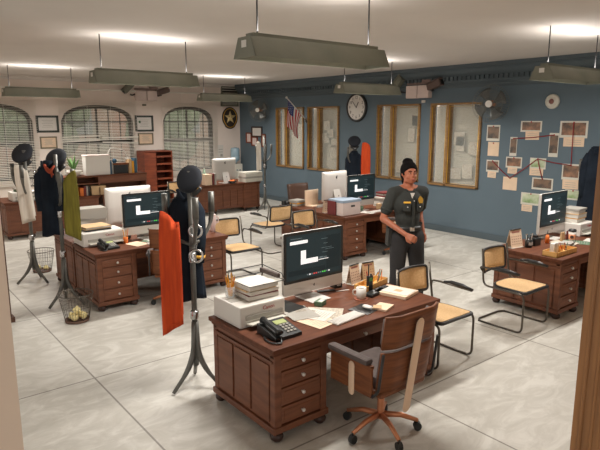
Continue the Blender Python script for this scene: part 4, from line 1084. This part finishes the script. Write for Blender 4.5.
pen(P(343, 291), 1.3, WHITE, 'white pen lying beside the black lettered cup')
o = MB().box((0, 0, .004), (.05, .17, .008), bevel=.003).build('monitor_shadow_strip', BLKP, None, loc=P(326, 291), rot=(0, 0, -.4)); tag(o, 'flat black strip as painted monitor shadow, right of the monitor foot', 'painted shadow')  # dark strip stands in for the monitor's shade beside its foot
o = MB().box((0, 0, .006), (.26, .20, .012), bevel=.004).build('monitor_shadow_slab', BLKP, None, loc=(-3.62, 2.76, ZT), rot=(0, 0, .1)); tag(o, 'black slab as painted shadow of the nearest monitor, at its left', 'folder')  # dark slab modelled as the shadow the monitor casts on the desk
p = P(383, 308)
t = thing('note_pad', 'cream note pad with a loose note on it by the mug', 'note pad', (p[0], p[1], ZT), .35)
MB().box((0, 0, .009), (.13, .17, .018), bevel=.002).build('pad', CREAM, t); MB().box((-.03, -.05, .021), (.07, .08, .004), rot=(0, 0, .4)).build('loose_note', KRAFT, t)
calendar((-3.78, 3.70, ZT), .15, 'cream flip calendar at the left, behind the white mug', True)
calendar((-3.76, 3.87, ZT), -.1, 'cream month calendar next to the flip calendar, behind the radio', True, KRAFT)
tray((-3.60, 3.76, ZT), .25, 'maple organiser tray on the nearest desk, with the radio and pens', .40, .14, .055)
for k in range(6):
    q = (-3.60+random.uniform(-.03, .03), 3.72+.03*k, ZT+.012)
    d_ = Vector((random.uniform(-.05, .05), random.uniform(-.02, .09), .13)); o = MB().cyl((0, 0, 0), d_, .0045, seg=6).build('pen', [YEL, REDI, BLKP, GREEN, MARO, ORG][k], None, loc=q)
    tag(o, ['yellow', 'red', 'black', 'green', 'maroon', 'orange'][k]+' pen standing in the maple tray on the nearest desk', 'pen', 'pens in the nearest maple tray')
p = P(369.5, 291)
t = thing('handheld_radio', 'black handheld radio with green display standing in front of the calendar', 'radio', (p[0], p[1], ZT))
MB().box((0, 0, .075), (.032, .058, .15), bevel=.006).build('radio_body', BLKP, t); MB().box((.017, 0, .115), (.002, .045, .03)).build('display', mat('radio_green', (60, 130, 50), .4), t); MB().cyl((0, -.018, .15), (0, -.018, .26), .006, seg=8).build('antenna', BLK, t); MB().cyl((0, .015, .15), (0, .015, .165), .009, seg=8).build('dial', BLK, t)
o = MB().box((0, 0, .014), (.09, .34, .028), bevel=.008).box((0, .1, .032), (.05, .1, .012), bevel=.004).build('black_tray', BLKP, None, loc=(-3.42, 3.66, ZT), rot=(0, 0, .2)); tag(o, 'long black pen tray in front of the maple organiser', 'tray')
t = thing('paper_file', 'cream document file at the right end of the nearest desk', 'file', (-3.30, 3.78, ZT), .25)
MB().box((0, 0, .014), (.32, .26, .028), bevel=.003).build('file_cover', CREAM, t); MB().box((.02, 0, .030), (.26, .19, .003)).build('sheet', PAPER, t); MB().box((.02, 0, .0325), (.07, .06, .001)).build('stamp_mark', KRAFT, t)

# --- left pair of desks
printer((-7.20, 2.42, ZT), .0, 'white printer on the left desk, behind the olive scarf', 1.05)
doc_stack((-7.25, 2.38, ZT+.172), .1, 'stack of grey folders and cardboard on the left desk printer', [BLKP, KRAFT, GREYP, KRAFT], .34, .28, (.02, .012, .01, .012))
doc_stack((-7.74, 2.50, ZT), 0, 'tall stack of grey paper on the back of the left desks', [GREYP, KRAFT, PAPER, GREYP, GREYP], .36, .26, (.10, .02, .11, .02, .14))
phone((-6.78, 2.38, ZT), .1, 'black desk phone on the left desk corner')
keyboard((-6.68, 3.02, ZT), .1, 'white keyboard on the left desk')
for k, (x, y, rz, m, lab) in enumerate(((-6.80, 2.76, .3, CREAM, 'cream sheet on the left desk below the pencil cup'), (-6.86, 3.00, .8, GREEN, 'green tinted sheet under papers on the left desk'), (-6.80, 3.06, .5, PAPER, 'white sheet on the left desk before the monitor'), (-6.92, 3.16, 1.1, GREEN, 'green leaflet right of the left desk papers'), (-6.76, 3.35, .2, PAPER, 'white sheet on the left desk beside the orange scarf'))):
    sheet('paper_sheet', (x, y, ZT+.0024*k), .2, .26, rz, m, lab, 'paper', marks=6, group='loose papers on the left desk', mk=GREYP)
pencil_cup((-6.93, 2.66, ZT), 'orange wire pencil cup, on the left desk', ORG, 5, (YEL, ORG), .08, .03)
t = thing('headphones', 'black headphones standing beside the left monitor', 'headphones', (-7.13, 2.72, ZT), .3)
MB().tube([(0, .08*math.cos(a*PI/10), .05+.11*math.sin(a*PI/10)) for a in range(11)], .012, 8).build('headband', BLKP, t)
for s in (-1, 1): MB().cyl((0, s*.075, .045), (0, s*.05, .045), .045, seg=16).build('ear_cup', BLKP, t)
# pink tumbler
t = thing('tumbler', 'pale pink handled tumbler on the end of the left desk', 'tumbler', (-6.88, 3.92, ZT))
MB().lathe([(.005, 0), (.036, 0), (.036, .09), (.05, .115), (.052, .225), (.047, .23), (.005, .23)], (0, 0, 0), 24).build('body', PINK, t)
MB().lathe([(.005, .23), (.048, .23), (.048, .25), (.03, .262), (.005, .262)], (0, 0, 0), 20).build('lid', PINK, t)
MB().tube([(0, .048, .215), (0, .092, .21), (0, .092, .13), (0, .048, .125)], .009, 8, smooth=.02).build('handle', PINK, t)
# things on the hutch and the far left desk
ZH = T+.418+.001
t = thing('potted_plant', 'small leafy plant in a white pot on the hutch', 'plant', (-12.1, 3.62, ZH))
MB().lathe([(.01, 0), (.10, 0), (.16, .10), (.15, .11), (.01, .10)], (0, 0, 0), 20).build('pot', WHITE, t)
lf = MB()
for k in range(16):
    a = random.random()*6.28; L = random.uniform(.2, .36); b_ = random.uniform(.2, .7)
    lf.grid(lambda u, v, a=a, L=L, b_=b_: Vector((math.cos(a)*L*b_*u+(-math.sin(a))*(v-.5)*.05*math.sin(PI*min(1, u+.05)), math.sin(a)*L*b_*u+math.cos(a)*(v-.5)*.05*math.sin(PI*min(1, u+.05)), .1+L*(u-.25*b_*u*u))), 6, 2, .003)
lf.build('leaves', LEAF, t)
def box_at(name, px0, px1, X, z0, h_, d_, m, lab, cat, part='body', extra=None, group=None):
    pm = onx((px0+px1)/2, 178, X); ya = onx(px0, 178, X).y; yb = onx(px1, 178, X).y
    t = thing(name, lab, cat, (X, (ya+yb)/2, z0), 0, group); W_ = yb-ya
    MB().box((0, 0, h_/2), (d_, W_, h_), bevel=.006).build(part, m, t)
    if extra: extra(t, W_, h_, d_)
    return t
box_at('white_file_box', 85, 109, -12.05, ZH, .40, .22, WHITE, 'white cardboard file box on the hutch before the blind', 'box', 'carton', lambda t, W_, h_, d_: MB().box((0, 0, h_+.012), (d_+.02, W_+.02, .024), bevel=.004).build('lid', PINKW, t))
def radio_x(t, W_, h_, d_):
    MB().box((0, 0, h_+.02), (d_+.03, W_+.04, .035), bevel=.005).build('wooden_lid', ORG if False else WALN, t); MB().box((d_/2+.003, 0, h_/2), (.006, W_*.8, h_*.75)).build('front_panel', BLKP, t)
box_at('desk_radio', 113, 127, -12.08, ZH, .19, .2, BLK, 'dark radio box with wooden lid on the hutch', 'radio', 'cabinet', radio_x)
for k, (x0, x1, h_, m, lab) in enumerate(((109.5, 111, .28, BLUEB, 'dark teal book left of the radio on the hutch'), (111.2, 112.6, .24, GREYP, 'grey book left of the radio on the hutch'), (128, 131, .30, KRAFT, 'cream book right of the radio on the hutch'), (131.3, 133.2, .26, YEL, 'yellowish book right of the radio on the hutch'), (133.6, 136, .32, BLUEB, 'teal book at the end of the row on the hutch'))):
    o = MB().box((0, 0, h_/2), (.18, onx(x1, 178, -12.08).y-onx(x0, 178, -12.08).y, h_), bevel=.003).build('book', m, None, loc=(-12.08, (onx(x1, 178, -12.08).y+onx(x0, 178, -12.08).y)/2, ZH)); tag(o, lab, 'book', 'books on the hutch')
o = MB().ball((0, 0, .05), .05, seg=12).cyl((0, 0, .0), (0, 0, .02), .035).build('blue_ornament', BLUEB, None, True, loc=(-12.08, onx(115, 170, -12.08).y, ZH+.228)); tag(o, 'small blue ornament on top of the dark radio', 'ornament')
# wire/plastic arch lamp on the hutch
t = thing('desk_lamp', 'thin white arched desk lamp on the hutch', 'lamp', (-12.14, 4.36, ZH), PI/2)
MB().cyl((0, 0, 0), (0, 0, .02), .07, seg=20).build('base', WHITE, t); MB().tube([(0, 0, .02), (.0, 0, .40), (.08, 0, .56), (.38, 0, .50), (.44, 0, .34)], .011, 8, smooth=.06).build('arm', WHITE, t); MB().lathe([(.02, .06), (.065, 0), (.06, 0), (.015, .055)], (.44, 0, .29), 16).build('lamp_head', WHITE, t)
# cubby contents at desk height
box_at('cream_file_box', 89, 103, -12.02, ZT, .19, .24, KRAFT, 'cream file box in the cubby under the hutch', 'box', 'carton', lambda t, W_, h_, d_: MB().box((0, 0, h_-.01), (d_+.012, W_+.012, .03)).build('lid', KRAFT, t))
for k, (x0, x1, h_, m, lab) in enumerate(((78.5, 82, .17, ORG, 'orange binder in the cubby under the hutch'), (82.3, 84.5, .20, MARO, 'dark red binder in the cubby under the hutch'), (84.8, 86.4, .21, GREYP, 'grey binder in the cubby under the hutch'), (86.7, 88.4, .20, BLKP, 'black binder in the cubby under the hutch'))):
    ya, yb = onx(x0, 190, -12.02).y, onx(x1, 190, -12.02).y
    o = MB().box((0, 0, h_/2), (.22, yb-ya, h_), bevel=.003).build('binder', m, None, loc=(-12.02, (ya+yb)/2, ZT)); tag(o, lab, 'binder', 'binders under the hutch')
printer((-12.1, 2.62, ZT), 0, 'aged white printer at the far left below the blind', .95)
doc_stack((-12.1, 2.60, ZT+.172), .1, 'grey-green folders on the far left printer', [GREEN, GREYP], .26, .24, (.04, .03))
box_at('small_white_carton', 40, 48, -12.0, ZT, .16, .18, WHITE, 'small white carton on the far left desk behind the navy jacket', 'box', 'carton', lambda t, W_, h_, d_: MB().box((d_/2, 0, h_*.5), (.004, W_*.5, h_*.3)).build('label_patch', ORG, t))
doc_stack((-12.25, 3.16, ZT), 0, 'white and cream paper stack on the far left desk between the coats', [PAPER, CREAM], .2, .24, (.1, .08, .06))

# --- storage box desk (middle) and its twin
def storage_x(x, y, rz):
    t = thing('storage_box', 'white lidded storage box with blue-grey lid on the middle desk', 'storage box', (x, y, ZT), rz)
    MB().box((0, 0, .11), (.34, .42, .22), bevel=.004).build('box', PINKW, t); MB().box((0, 0, .235), (.36, .44, .045), bevel=.006).build('lid', BLUELID, t)
    MB().box((.171, .03, .15), (.004, .09, .03), bevel=.001).build('hand_hole', BLKP, t)
storage_x(-6.86, 6.47, .0)
for k in (1,):
    o = MB().box((0, 0, .115), (.20, .022, .23), bevel=.003).build('binder', [GREYP, MARO][k], None, loc=(-6.93, 6.215+.023*k, ZT)); tag(o, ['grey binder standing left of the storage box', 'maroon binder against the storage box'][k], 'binder')
calendar((-7.13, 6.33, ZT), -.2, 'cream desk calendar left of the storage box').scale = (1.1, 1.2, 1.15)
keyboard((-6.66, 7.02, ZT), .05, 'white keyboard on the middle desk behind the officer')
sheet('paper_sheet', (-6.70, 6.62+.25, ZT), .2, .25, .4, PAPER, 'white sheet on the middle desk right of the storage box', marks=5, mk=GREYP)
mug((-6.90, 6.90, ZT), GREEN, 'green mug beside the storage box', .035, .085)
doc_stack((-7.05, 7.68, ZT), .1, 'stack of white paper trays on the middle desk behind the officer', [PAPER, WHITE, GREYP], .34, .28, (.05, .04, .05, .03))
doc_stack((-7.08, 7.70, ZT+.172), -.1, 'maroon and grey books on the paper trays behind the officer', [MARO, GREYP, MARO], .26, .2, (.03, .025, .03))
o = MB().box((0, 0, .05), (.08, .07, .1), bevel=.01).build('kraft_cup', KRAFT, None, loc=(-6.85, 7.30, ZT)); tag(o, 'small kraft carton on the middle desk', 'carton')
# left end of twin desk: cream folder, black lamp, yellow things
o = MB().box((0, 0, .15), (.02, .34, .29), bevel=.003).box((.08, 0, .01), (.16, .3, .02)).build('cream_folder', CREAM, None, loc=(-7.92, 6.62, ZT), rot=(0, 0, .1)); tag(o, 'upright cream folder on the desk behind the cane chairs', 'folder')
doc_stack((-8.1, 6.42, ZT), .2, 'white paper pile by the upright cream folder', [PAPER, YEL, GREYP], .26, .2, (.04, .02, .05))
t = thing('black_camera', 'small black camera on the corner of the desk behind the cane chairs', 'camera', (-8.24, 6.25, ZT+.0)); MB().box((0, 0, .05), (.09, .12, .08), bevel=.01).build('camera_body', BLKP, t); MB().cyl((.04, 0, .05), (.09, 0, .05), .035).build('lens', BLK, t); MB().box((0, 0, .005), (.07, .1, .01)).build('foot_plate', BLKP, t)
t = thing('desk_name_bar', 'low grey stapler on the desk behind the cane chairs', 'stapler', (-7.65, 6.62, ZT)); MB().box((0, 0, .01), (.05, .2, .02), bevel=.004).build('base', GREYP, t); MB().box((0, .01, .035), (.035, .18, .025), rot=(.08, 0, 0), bevel=.006).build('arm', GREYP, t)

# --- right desk
tray((-3.13, 6.48, ZT), .0, 'maple organiser tray at the front corner of the right desk', .48, .18, .06)
for k in range(2):
    o = MB().box((0, 0, .065), (.05, .07, .13), bevel=.006).build('tape_carton', [WHITE, ALU][k], None, loc=(-3.15, 6.34+.085*k, ZT+.012), rot=(0, [-.3, .1][k]*0, .3)); tag(o, ['white carton standing in the right desk tray, left one', 'silver carton standing in the right desk tray, right one'][k], 'carton')
for k in range(4):
    o = MB().cyl((0, 0, 0), (random.uniform(-.03, .03), random.uniform(-.05, .05), .10), .0045, seg=6).build('pen', [REDI, ORG, GREEN, MARO][k], None, loc=(-3.13, 6.56+.03*k, ZT+.012)); tag(o, ['red', 'orange', 'green', 'maroon'][k]+' pen in the maple tray on the right desk', 'pen', 'pens in the right desk tray')
p = P(514, 247)
calendar((p[0], p[1], ZT), -.15, 'cream desk calendar on the left end of the right desk').scale = (1.4, 1.4, 1.2)
bd3 = [(.04, 0, 0), (.06, 0, 0)]
pencil_cup((-3.55, 6.52, ZT), 'black lettered pencil cup, on the right desk', BLKP, 4, (WHITE, BLKP), .10, .045, band=bd3)
t = thing('black_organiser', 'black mesh organiser left of the right desk monitor', 'desk organiser', (-3.57, 6.68, ZT)); MB().box((0, 0, .05), (.12, .14, .10), bevel=.01).build('holder', BLKP, t); MB().box((0, .02, .11), (.06, .05, .03)).build('clip_box', BLK, t)
p = P(547, 243)
t = thing('glue_bottle', 'orange bottle with dark tip on the right desk', 'bottle', (p[0], p[1], ZT)); MB().lathe([(.004, 0), (.028, 0), (.028, .08), (.012, .11), (.004, .11)], (0, 0, 0), 16).build('bottle', ORG, t); MB().cyl((0, 0, .11), (0, 0, .17), .009, .003, seg=8).build('tip', BLKP, t)
# takeaway cup
p = P(573, 242)
t = thing('takeaway_cup', 'white takeaway coffee cup with dark lid on the right desk', 'coffee cup', (p[0]-.02, p[1], ZT))
MB().lathe([(.005, 0), (.034, 0), (.047, .14), (.005, .14)], (0, 0, 0), 24).build('cup', WHITE, t)
MB().lathe([(.005, .14), (.050, .14), (.050, .152), (.043, .168), (.005, .168)], (0, 0, 0), 24).build('lid', BLK, t)
MB().lathe([(.0385, .035), (.0455, .105), (.0462, .105), (.0392, .035)], (0, 0, 0), 24, closed=False).build('sleeve', mat('cup_sleeve', (222, 150, 110), .8), t)
a_ = math.atan2(0-p[1], 0-p[0]); MB().cyl((.040*math.cos(a_), .040*math.sin(a_), .07), (.047*math.cos(a_), .047*math.sin(a_), .07), .022, seg=18).build('round_emblem', mat('emblem_brown', (70, 48, 40), .7), t)
printer((-3.64, 7.86, ZT), 0, 'white printer on the right desk beneath the leaning paper pile', .8)
doc_stack((-3.64, 7.84, ZT+.172), .1, 'leaning pile of papers and yellow folders on the right desk printer', [PAPER, YEL, PAPER, KRAFT, PAPER, GREYP], .28, .24, (.05, .012, .05, .012, .04, .03))
for k, (x, y, rz, m, lab) in enumerate(((-3.30, 7.28, .4, GREEN, 'green tinted sheet behind the takeaway cup'), (-3.16, 7.55, .2, PAPER, 'white sheet at the right of the takeaway cup'), (-3.38, 7.10, .1, NEWS, 'newspaper page under the right monitor'))):
    sheet('paper_sheet', (x, y, ZT+.0025*k), .24, .3, rz, m, lab, marks=7, group='loose papers on the right desk', mk=GREYP)
doc_stack((-3.30, 6.98, ZT+.008), .2, 'small stack of white booklets before the right monitor', [PAPER, GREYP], .2, .14, (.02, .015))
for k in range(2):
    o = MB().box((0, 0, .06), (.02, [.09, .04][k], .12), bevel=.003).build('memo_block', [KRAFT, MARO][k], None, loc=(-3.46, 7.20+.14*k, ZT+.0), rot=(0, 0, 0)); tag(o, ['upright cream memo card below the right monitor', 'upright purple-brown card below the right monitor'][k], 'card')

# --- far corner desk
doc_stack((-12.15, 8.08, ZT), .05, 'wide stack of grey-white document trays on the far corner desk', [WHITE2, GREYP, WHITE2], .55, .32, (.09, .05, .08, .03), cat='document trays')
box_at('pale_card_box', 203.5, 210, -12.1, ZT, .26, .2, CREAM, 'cream card box on the far corner desk behind the navy coat', 'box', 'carton', lambda t, W_, h_, d_: MB().box((0, 0, h_-.01), (d_+.01, W_+.01, .03)).build('lid', CREAM, t))
for k in range(2):
    o = MB().box((0, 0, .14), (.2, .05, .28), bevel=.003).build('binder', [MARO, GREYP][k], None, loc=(-12.1, onx(211.5+2*k, 178, -12.1).y, ZT)); tag(o, ['maroon binder left of the far corner monitor', 'grey binder left of the far corner monitor'][k], 'binder')
t = thing('fruit_bowl', 'dark bowl with orange fruit below the far corner monitor', 'bowl', (-12.02, 7.60-.15, ZT)); MB().lathe([(.01, 0), (.06, 0), (.12, .06), (.112, .06), (.055, .01), (.01, .01)], (0, 0, 0), 20).build('bowl', BLK, t)
for k in range(3): o = MB().ball((0, 0, 0), .036, seg=12).build('orange', ORG, None, True, loc=(-12.02+.045*math.cos(k*2.1), 7.45+.045*math.sin(k*2.1), ZT+.055)); tag(o, 'orange fruit in the dark bowl on the far corner desk', 'fruit', 'oranges in the bowl')
t = thing('green_bottle', 'pale green bottle at the left of the far corner desk', 'bottle', (-12.3, onx(202.5, 178, -12.3).y+.05, ZT)); MB().lathe([(.005, 0), (.05, 0), (.05, .26), (.025, .32), (.02, .38), (.005, .38)], (0, 0, 0), 16).build('bottle', mat('pale_green', (170, 200, 176), .3), t); MB().cyl((0, 0, .38), (0, 0, .40), .024).build('cap', WHITE, t)

# ------------------------------------------------------------------ the officer
def officer(loc, rz, S=1.0):
    root = thing('person', 'officer in dark grey uniform shirt and black trousers, one hand at the belt', 'person', loc, rz)
    root.scale = (S, S, S)
    def cap_(mb, pts, rs):   # tapered capsule chain
        pts = [Vector(p) for p in pts]
        for i in range(len(pts)-1): mb.cyl(pts[i], pts[i+1], rs[i], rs[i+1], seg=18)
        for p, r in zip(pts, rs): mb.ball(p, r, seg=18)
    # joints (facing +x, her left = +y), metres for a 1.75 m figure
    sh = {s: Vector((-.01, s*.175, 1.41)) for s in (-1, 1)}
    elR, wrR = Vector((-.03, -.275, 1.13)), Vector((.185, -.10, .985))
    elL, wrL = Vector((-.15, .21, 1.15)), Vector((-.02, .20, .96))
    hip = {s: Vector((0, s*.09, .92)) for s in (-1, 1)}
    kn = {-1: Vector((.02, -.115, .50)), 1: Vector((.03, .13, .50))}; an = {-1: Vector((-.03, -.13, .09)), 1: Vector((-.02, .16, .09))}
    b = MB()
    # head: skull, jaw, face planes
    hz = 1.635; HY = .0
    def H(x, y, z, r, sc=(1, 1, 1)): b.ball((x+.01, y+HY, z), r, sc, seg=20)
    H(-.012, 0, hz, .092, (1.0, .84, 1.08)); H(.018, 0, hz-.055, .066, (1, .86, 1.12)); H(.045, 0, hz-.100, .028, (1, 1.05, .8))
    for s in (-1, 1): H(.050, s*.034, hz-.045, .026); H(.072, s*.028, hz+.018, .012, (1, 1.8, .6)); H(-.012, s*.080, hz-.020, .020, (.55, .35, 1.4)); H(.02, s*.042, hz-.085, .028)
    H(.092, 0, hz-.028, .013, (1, .9, 1.1)); H(.086, 0, hz-.004, .011, (1, .8, 2.0)); H(.079, 0, hz-.066, .013, (1, 1.8, .55)); H(.076, 0, hz-.078, .012, (1, 1.6, .6))
    cap_(b, [(-.015, 0, 1.47), (.0, 0, 1.57)], [.056, .052])
    cap_(b, [(-.02, 0, 1.40), (-.02, 0, 1.475)], [.09, .055])
    for s in (-1, 1): cap_(b, [(-.015, s*.03, 1.45), sh[s]], [.06, .06])
    # torso
    b.ball((0, 0, 1.29), .15, (.72, 1.08, 1.05), seg=20); b.ball((0, 0, 1.14), .13, (.72, .98, 1.1), seg=20); b.ball((-.005, 0, .99), .15, (.72, 1.08, .85), seg=20)
    for s in (-1, 1): b.ball((.062, s*.070, 1.285), .066, seg=16)
    cap_(b, [sh[-1], elR, wrR], [.050, .039, .026]); cap_(b, [sh[1], elL, wrL], [.050, .039, .026])
    for s in (-1, 1): cap_(b, [hip[s], kn[s], (kn[s]+an[s])/2+Vector((-.02, 0, .06)), an[s]], [.098, .058, .052, .036]); cap_(b, [an[s]-Vector((.02, 0, .045)), an[s]+Vector((.13, s*.015, -.06))], [.035, .026])
    # hands
    def hand(w_, d, n, side, curl):
        d = d.normalized(); n = (n-d*n.dot(d)).normalized(); a = d.cross(n)*side   # a: towards the thumb side
        palm = w_+d*.045
        for k in range(4): q = w_+d*.02; tip = w_+d*.085+a*(.030-.020*k); cap_(b, [q+a*(.012-.008*k), tip], [.016, .0125])
        for k, L in enumerate((.070, .078, .073, .058)):
            p0 = w_+d*.085+a*(.030-.020*k); dd = d; p_ = p0; pts = [p0]
            for j, f_ in enumerate((.42, .32, .26)):
                ang = curl*(j+1)*.55; dd = (d*math.cos(ang)+n*math.sin(ang)); p_ = p_+dd*L*f_; pts.append(p_)
            cap_(b, pts, [.0092, .0086, .0080, .0072])
        t0 = w_+d*.025+a*.024; t1 = t0+(d*.6+a*.8)*.034+n*.008; t2 = t1+(d*.95+a*.1+n*.35)*.030; t3 = t2+(d*.9-a*.15+n*.5).normalized()*.022
        cap_(b, [t0, t1, t2, t3], [.0135, .0110, .0098, .0082])
    hand(wrR, Vector((.10, .085, -.055)), Vector((-.7, .55, -.3)), -1, 1.0)
    hand(wrL, Vector((.03, .01, -.1)), Vector((0.2, -1, 0)), -1, 1.0)
    body = voxel(b, 'body', SKIN, .006, root, 5)
    # face details
    for s in (-1, 1):
        e = MB().ball((.0885, s*.029, hz-.004), .0088, (.5, 1.1, .5), seg=12).build('eye', EYE, body, True)
        MB().ball((.0955, s*.028, hz-.004), .0048, (.4, 1, 1), seg=10).build('iris', BLK, body, True) if False else None
        MB().ball((.0915, s*.029, hz-.004), .0048, (.5, 1, 1), seg=10).build('pupil', BLK, root, True)
        MB().tube([(.099, s*.012, hz+.016), (.098, s*.030, hz+.022), (.086, s*.048, hz+.016)], .003, 6).build('eyebrow', HAIR, root)
    MB().ball((.0985, 0, hz-.070), .006, (.6, 3.0, 1.1), seg=12).build('lips', LIP, root, True)
    # hair pulled into a bun
    h = MB()
    h.ball((-.012, 0, hz+.022), .100, (1.04, .92, 1.0), seg=22); h.ball((-.055, 0, hz-.03), .075, (1, .98, 1.1), seg=18); h.ball((-.045, 0, hz+.105), .055, (1.1, 1.1, .85), seg=18); h.ball((-.085, 0, hz-.10), .045, (.8, 1.1, 1.2), seg=14)
    for s in (-1, 1): h.ball((.012, s*.066, hz+.02), .034, (1, .6, 1.5), seg=14)
    ho = voxel(h, 'hair', HAIR, .008, root, 3)
    # cut the hair back from the face
    bm = bmesh.new(); bm.from_mesh(ho.data)
    for v in bm.verts:
        c = v.co
        if c.x > .035 and c.z < hz+.052: v.co.x = min(c.x, .035+max(0, (c.z-hz-.0)*.9))
        if c.x > .055 and c.z > hz+.052: v.co.x -= (c.x-.055)*.15
    bm.to_mesh(ho.data); bm.free()
    # shirt
    s_ = MB()
    s_.ball((0, 0, 1.29), .162, (.76, 1.12, 1.06), seg=22); s_.ball((0, 0, 1.14), .142, (.76, 1.0, 1.12), seg=22); s_.ball((-.005, 0, 1.0), .152, (.76, 1.08, .72), seg=22)
    for s in (-1, 1):
        s_.ball((.064, s*.070, 1.285), .078, seg=16); cap_(s_, [(-.015, s*.05, 1.438), sh[s]], [.062, .069])
    cap_(s_, [sh[-1], sh[-1].lerp(elR, .66)], [.068, .064]); cap_(s_, [sh[1], sh[1].lerp(elL, .66)], [.068, .064])
    voxel(s_, 'shirt', SHIRT, .007, root, 5)
    for s in (-1, 1):
        el = elR if s < 0 else elL
        a_ = sh[s].lerp(el, .60); c_ = sh[s].lerp(el, .68); MB().tube([a_, c_], .067, 16).build('sleeve_cuff', SHIRT, root)
    for s in (-1, 1):
        MB().tube([(-.075, s*.01, 1.475), (-.045, s*.062, 1.475), (.02, s*.066, 1.462), (.068, s*.030, 1.430)], [.014, .014, .015, .012], 8, smooth=.03).build('collar', SHIRT, root)
    MB().prism([(-.025, .02), (.025, .02), (0, -.05)], .004, frame_x((.105, 0, 1.40))).build('undershirt', WHITE, root)
    MB().box((.150, 0, 1.22), (.012, .028, .34), bevel=.002).build('placket', SHIRT, root)
    for k in range(4): MB().ball((.155-.012*k*.6, 0, 1.34-.075*k), .007, seg=8).build('button', ALU, root)
    for s in (-1, 1):
        MB().box((.142, s*.075, 1.265), (.014, .08, .07), rot=(0, 0, s*.35), bevel=.004).build('chest_pocket', SHIRT, root)
        MB().ball((.152, s*.072, 1.275), .007, seg=8).build('pocket_button', ALU, root)
    MB().box((.142, -.075, 1.325), (.006, .075, .018), rot=(0, .1, -.35), bevel=.001).build('name_bar', GOLDB, root)
    MB().prism([(.034*math.sin(a*PI/5), (.040 if a % 2 == 0 else .028)*math.cos(a*PI/5)*1.1) for a in range(10)], .008, Matrix.Translation((.136, .080, 1.345)) @ Euler((0, -.15, .35)).to_matrix().to_4x4() @ frame_x((0, 0, 0))).build('badge', GOLD, root)
    # trousers, belt, shoes
    tr = MB(); tr.ball((-.005, 0, .985), .156, (.76, 1.1, .62), seg=22); tr.ball((-.02, 0, .90), .15, (.85, 1.13, .75), seg=22)
    for s in (-1, 1): cap_(tr, [hip[s], kn[s], an[s]+Vector((0, 0, .0))], [.108, .078, .068])
    voxel(tr, 'trousers', PANTS, .008, root, 4)
    MB().lathe([(.150, 1.005), (.156, 1.005), (.156, 1.05), (.150, 1.05)], (-.005, 0, 0), 40, sc=(.80, 1.06), closed=False).build('belt', BLK, root)
    MB().box((.124, 0, 1.028), (.012, .055, .045), bevel=.003).build('belt_buckle', STEEL, root)
    for s in (-1, 1):
        sho = MB(); cap_(sho, [an[s]+Vector((-.03, 0, -.05)), an[s]+Vector((.14, s*.015, -.058))], [.040, .032]); sho.box(an[s]+Vector((.05, s*.008, -.08)), (.25, .08, .02), bevel=.006)
        voxel(sho, 'shoe', BLKP, .008, root, 2)
    MB().box((-.02, -.205, .93), (.10, .045, .20), rot=(0, .1, 0), bevel=.012).box((-.03, -.21, 1.05), (.05, .035, .08), bevel=.01).build('holster', BLKP, root)
    MB().box((-.07, .185, 1.02), (.06, .04, .1), bevel=.01).build('belt_pouch', BLKP, root)
    return root
officer((-4.19, 4.95, 0), -math.radians(25), 1.05)
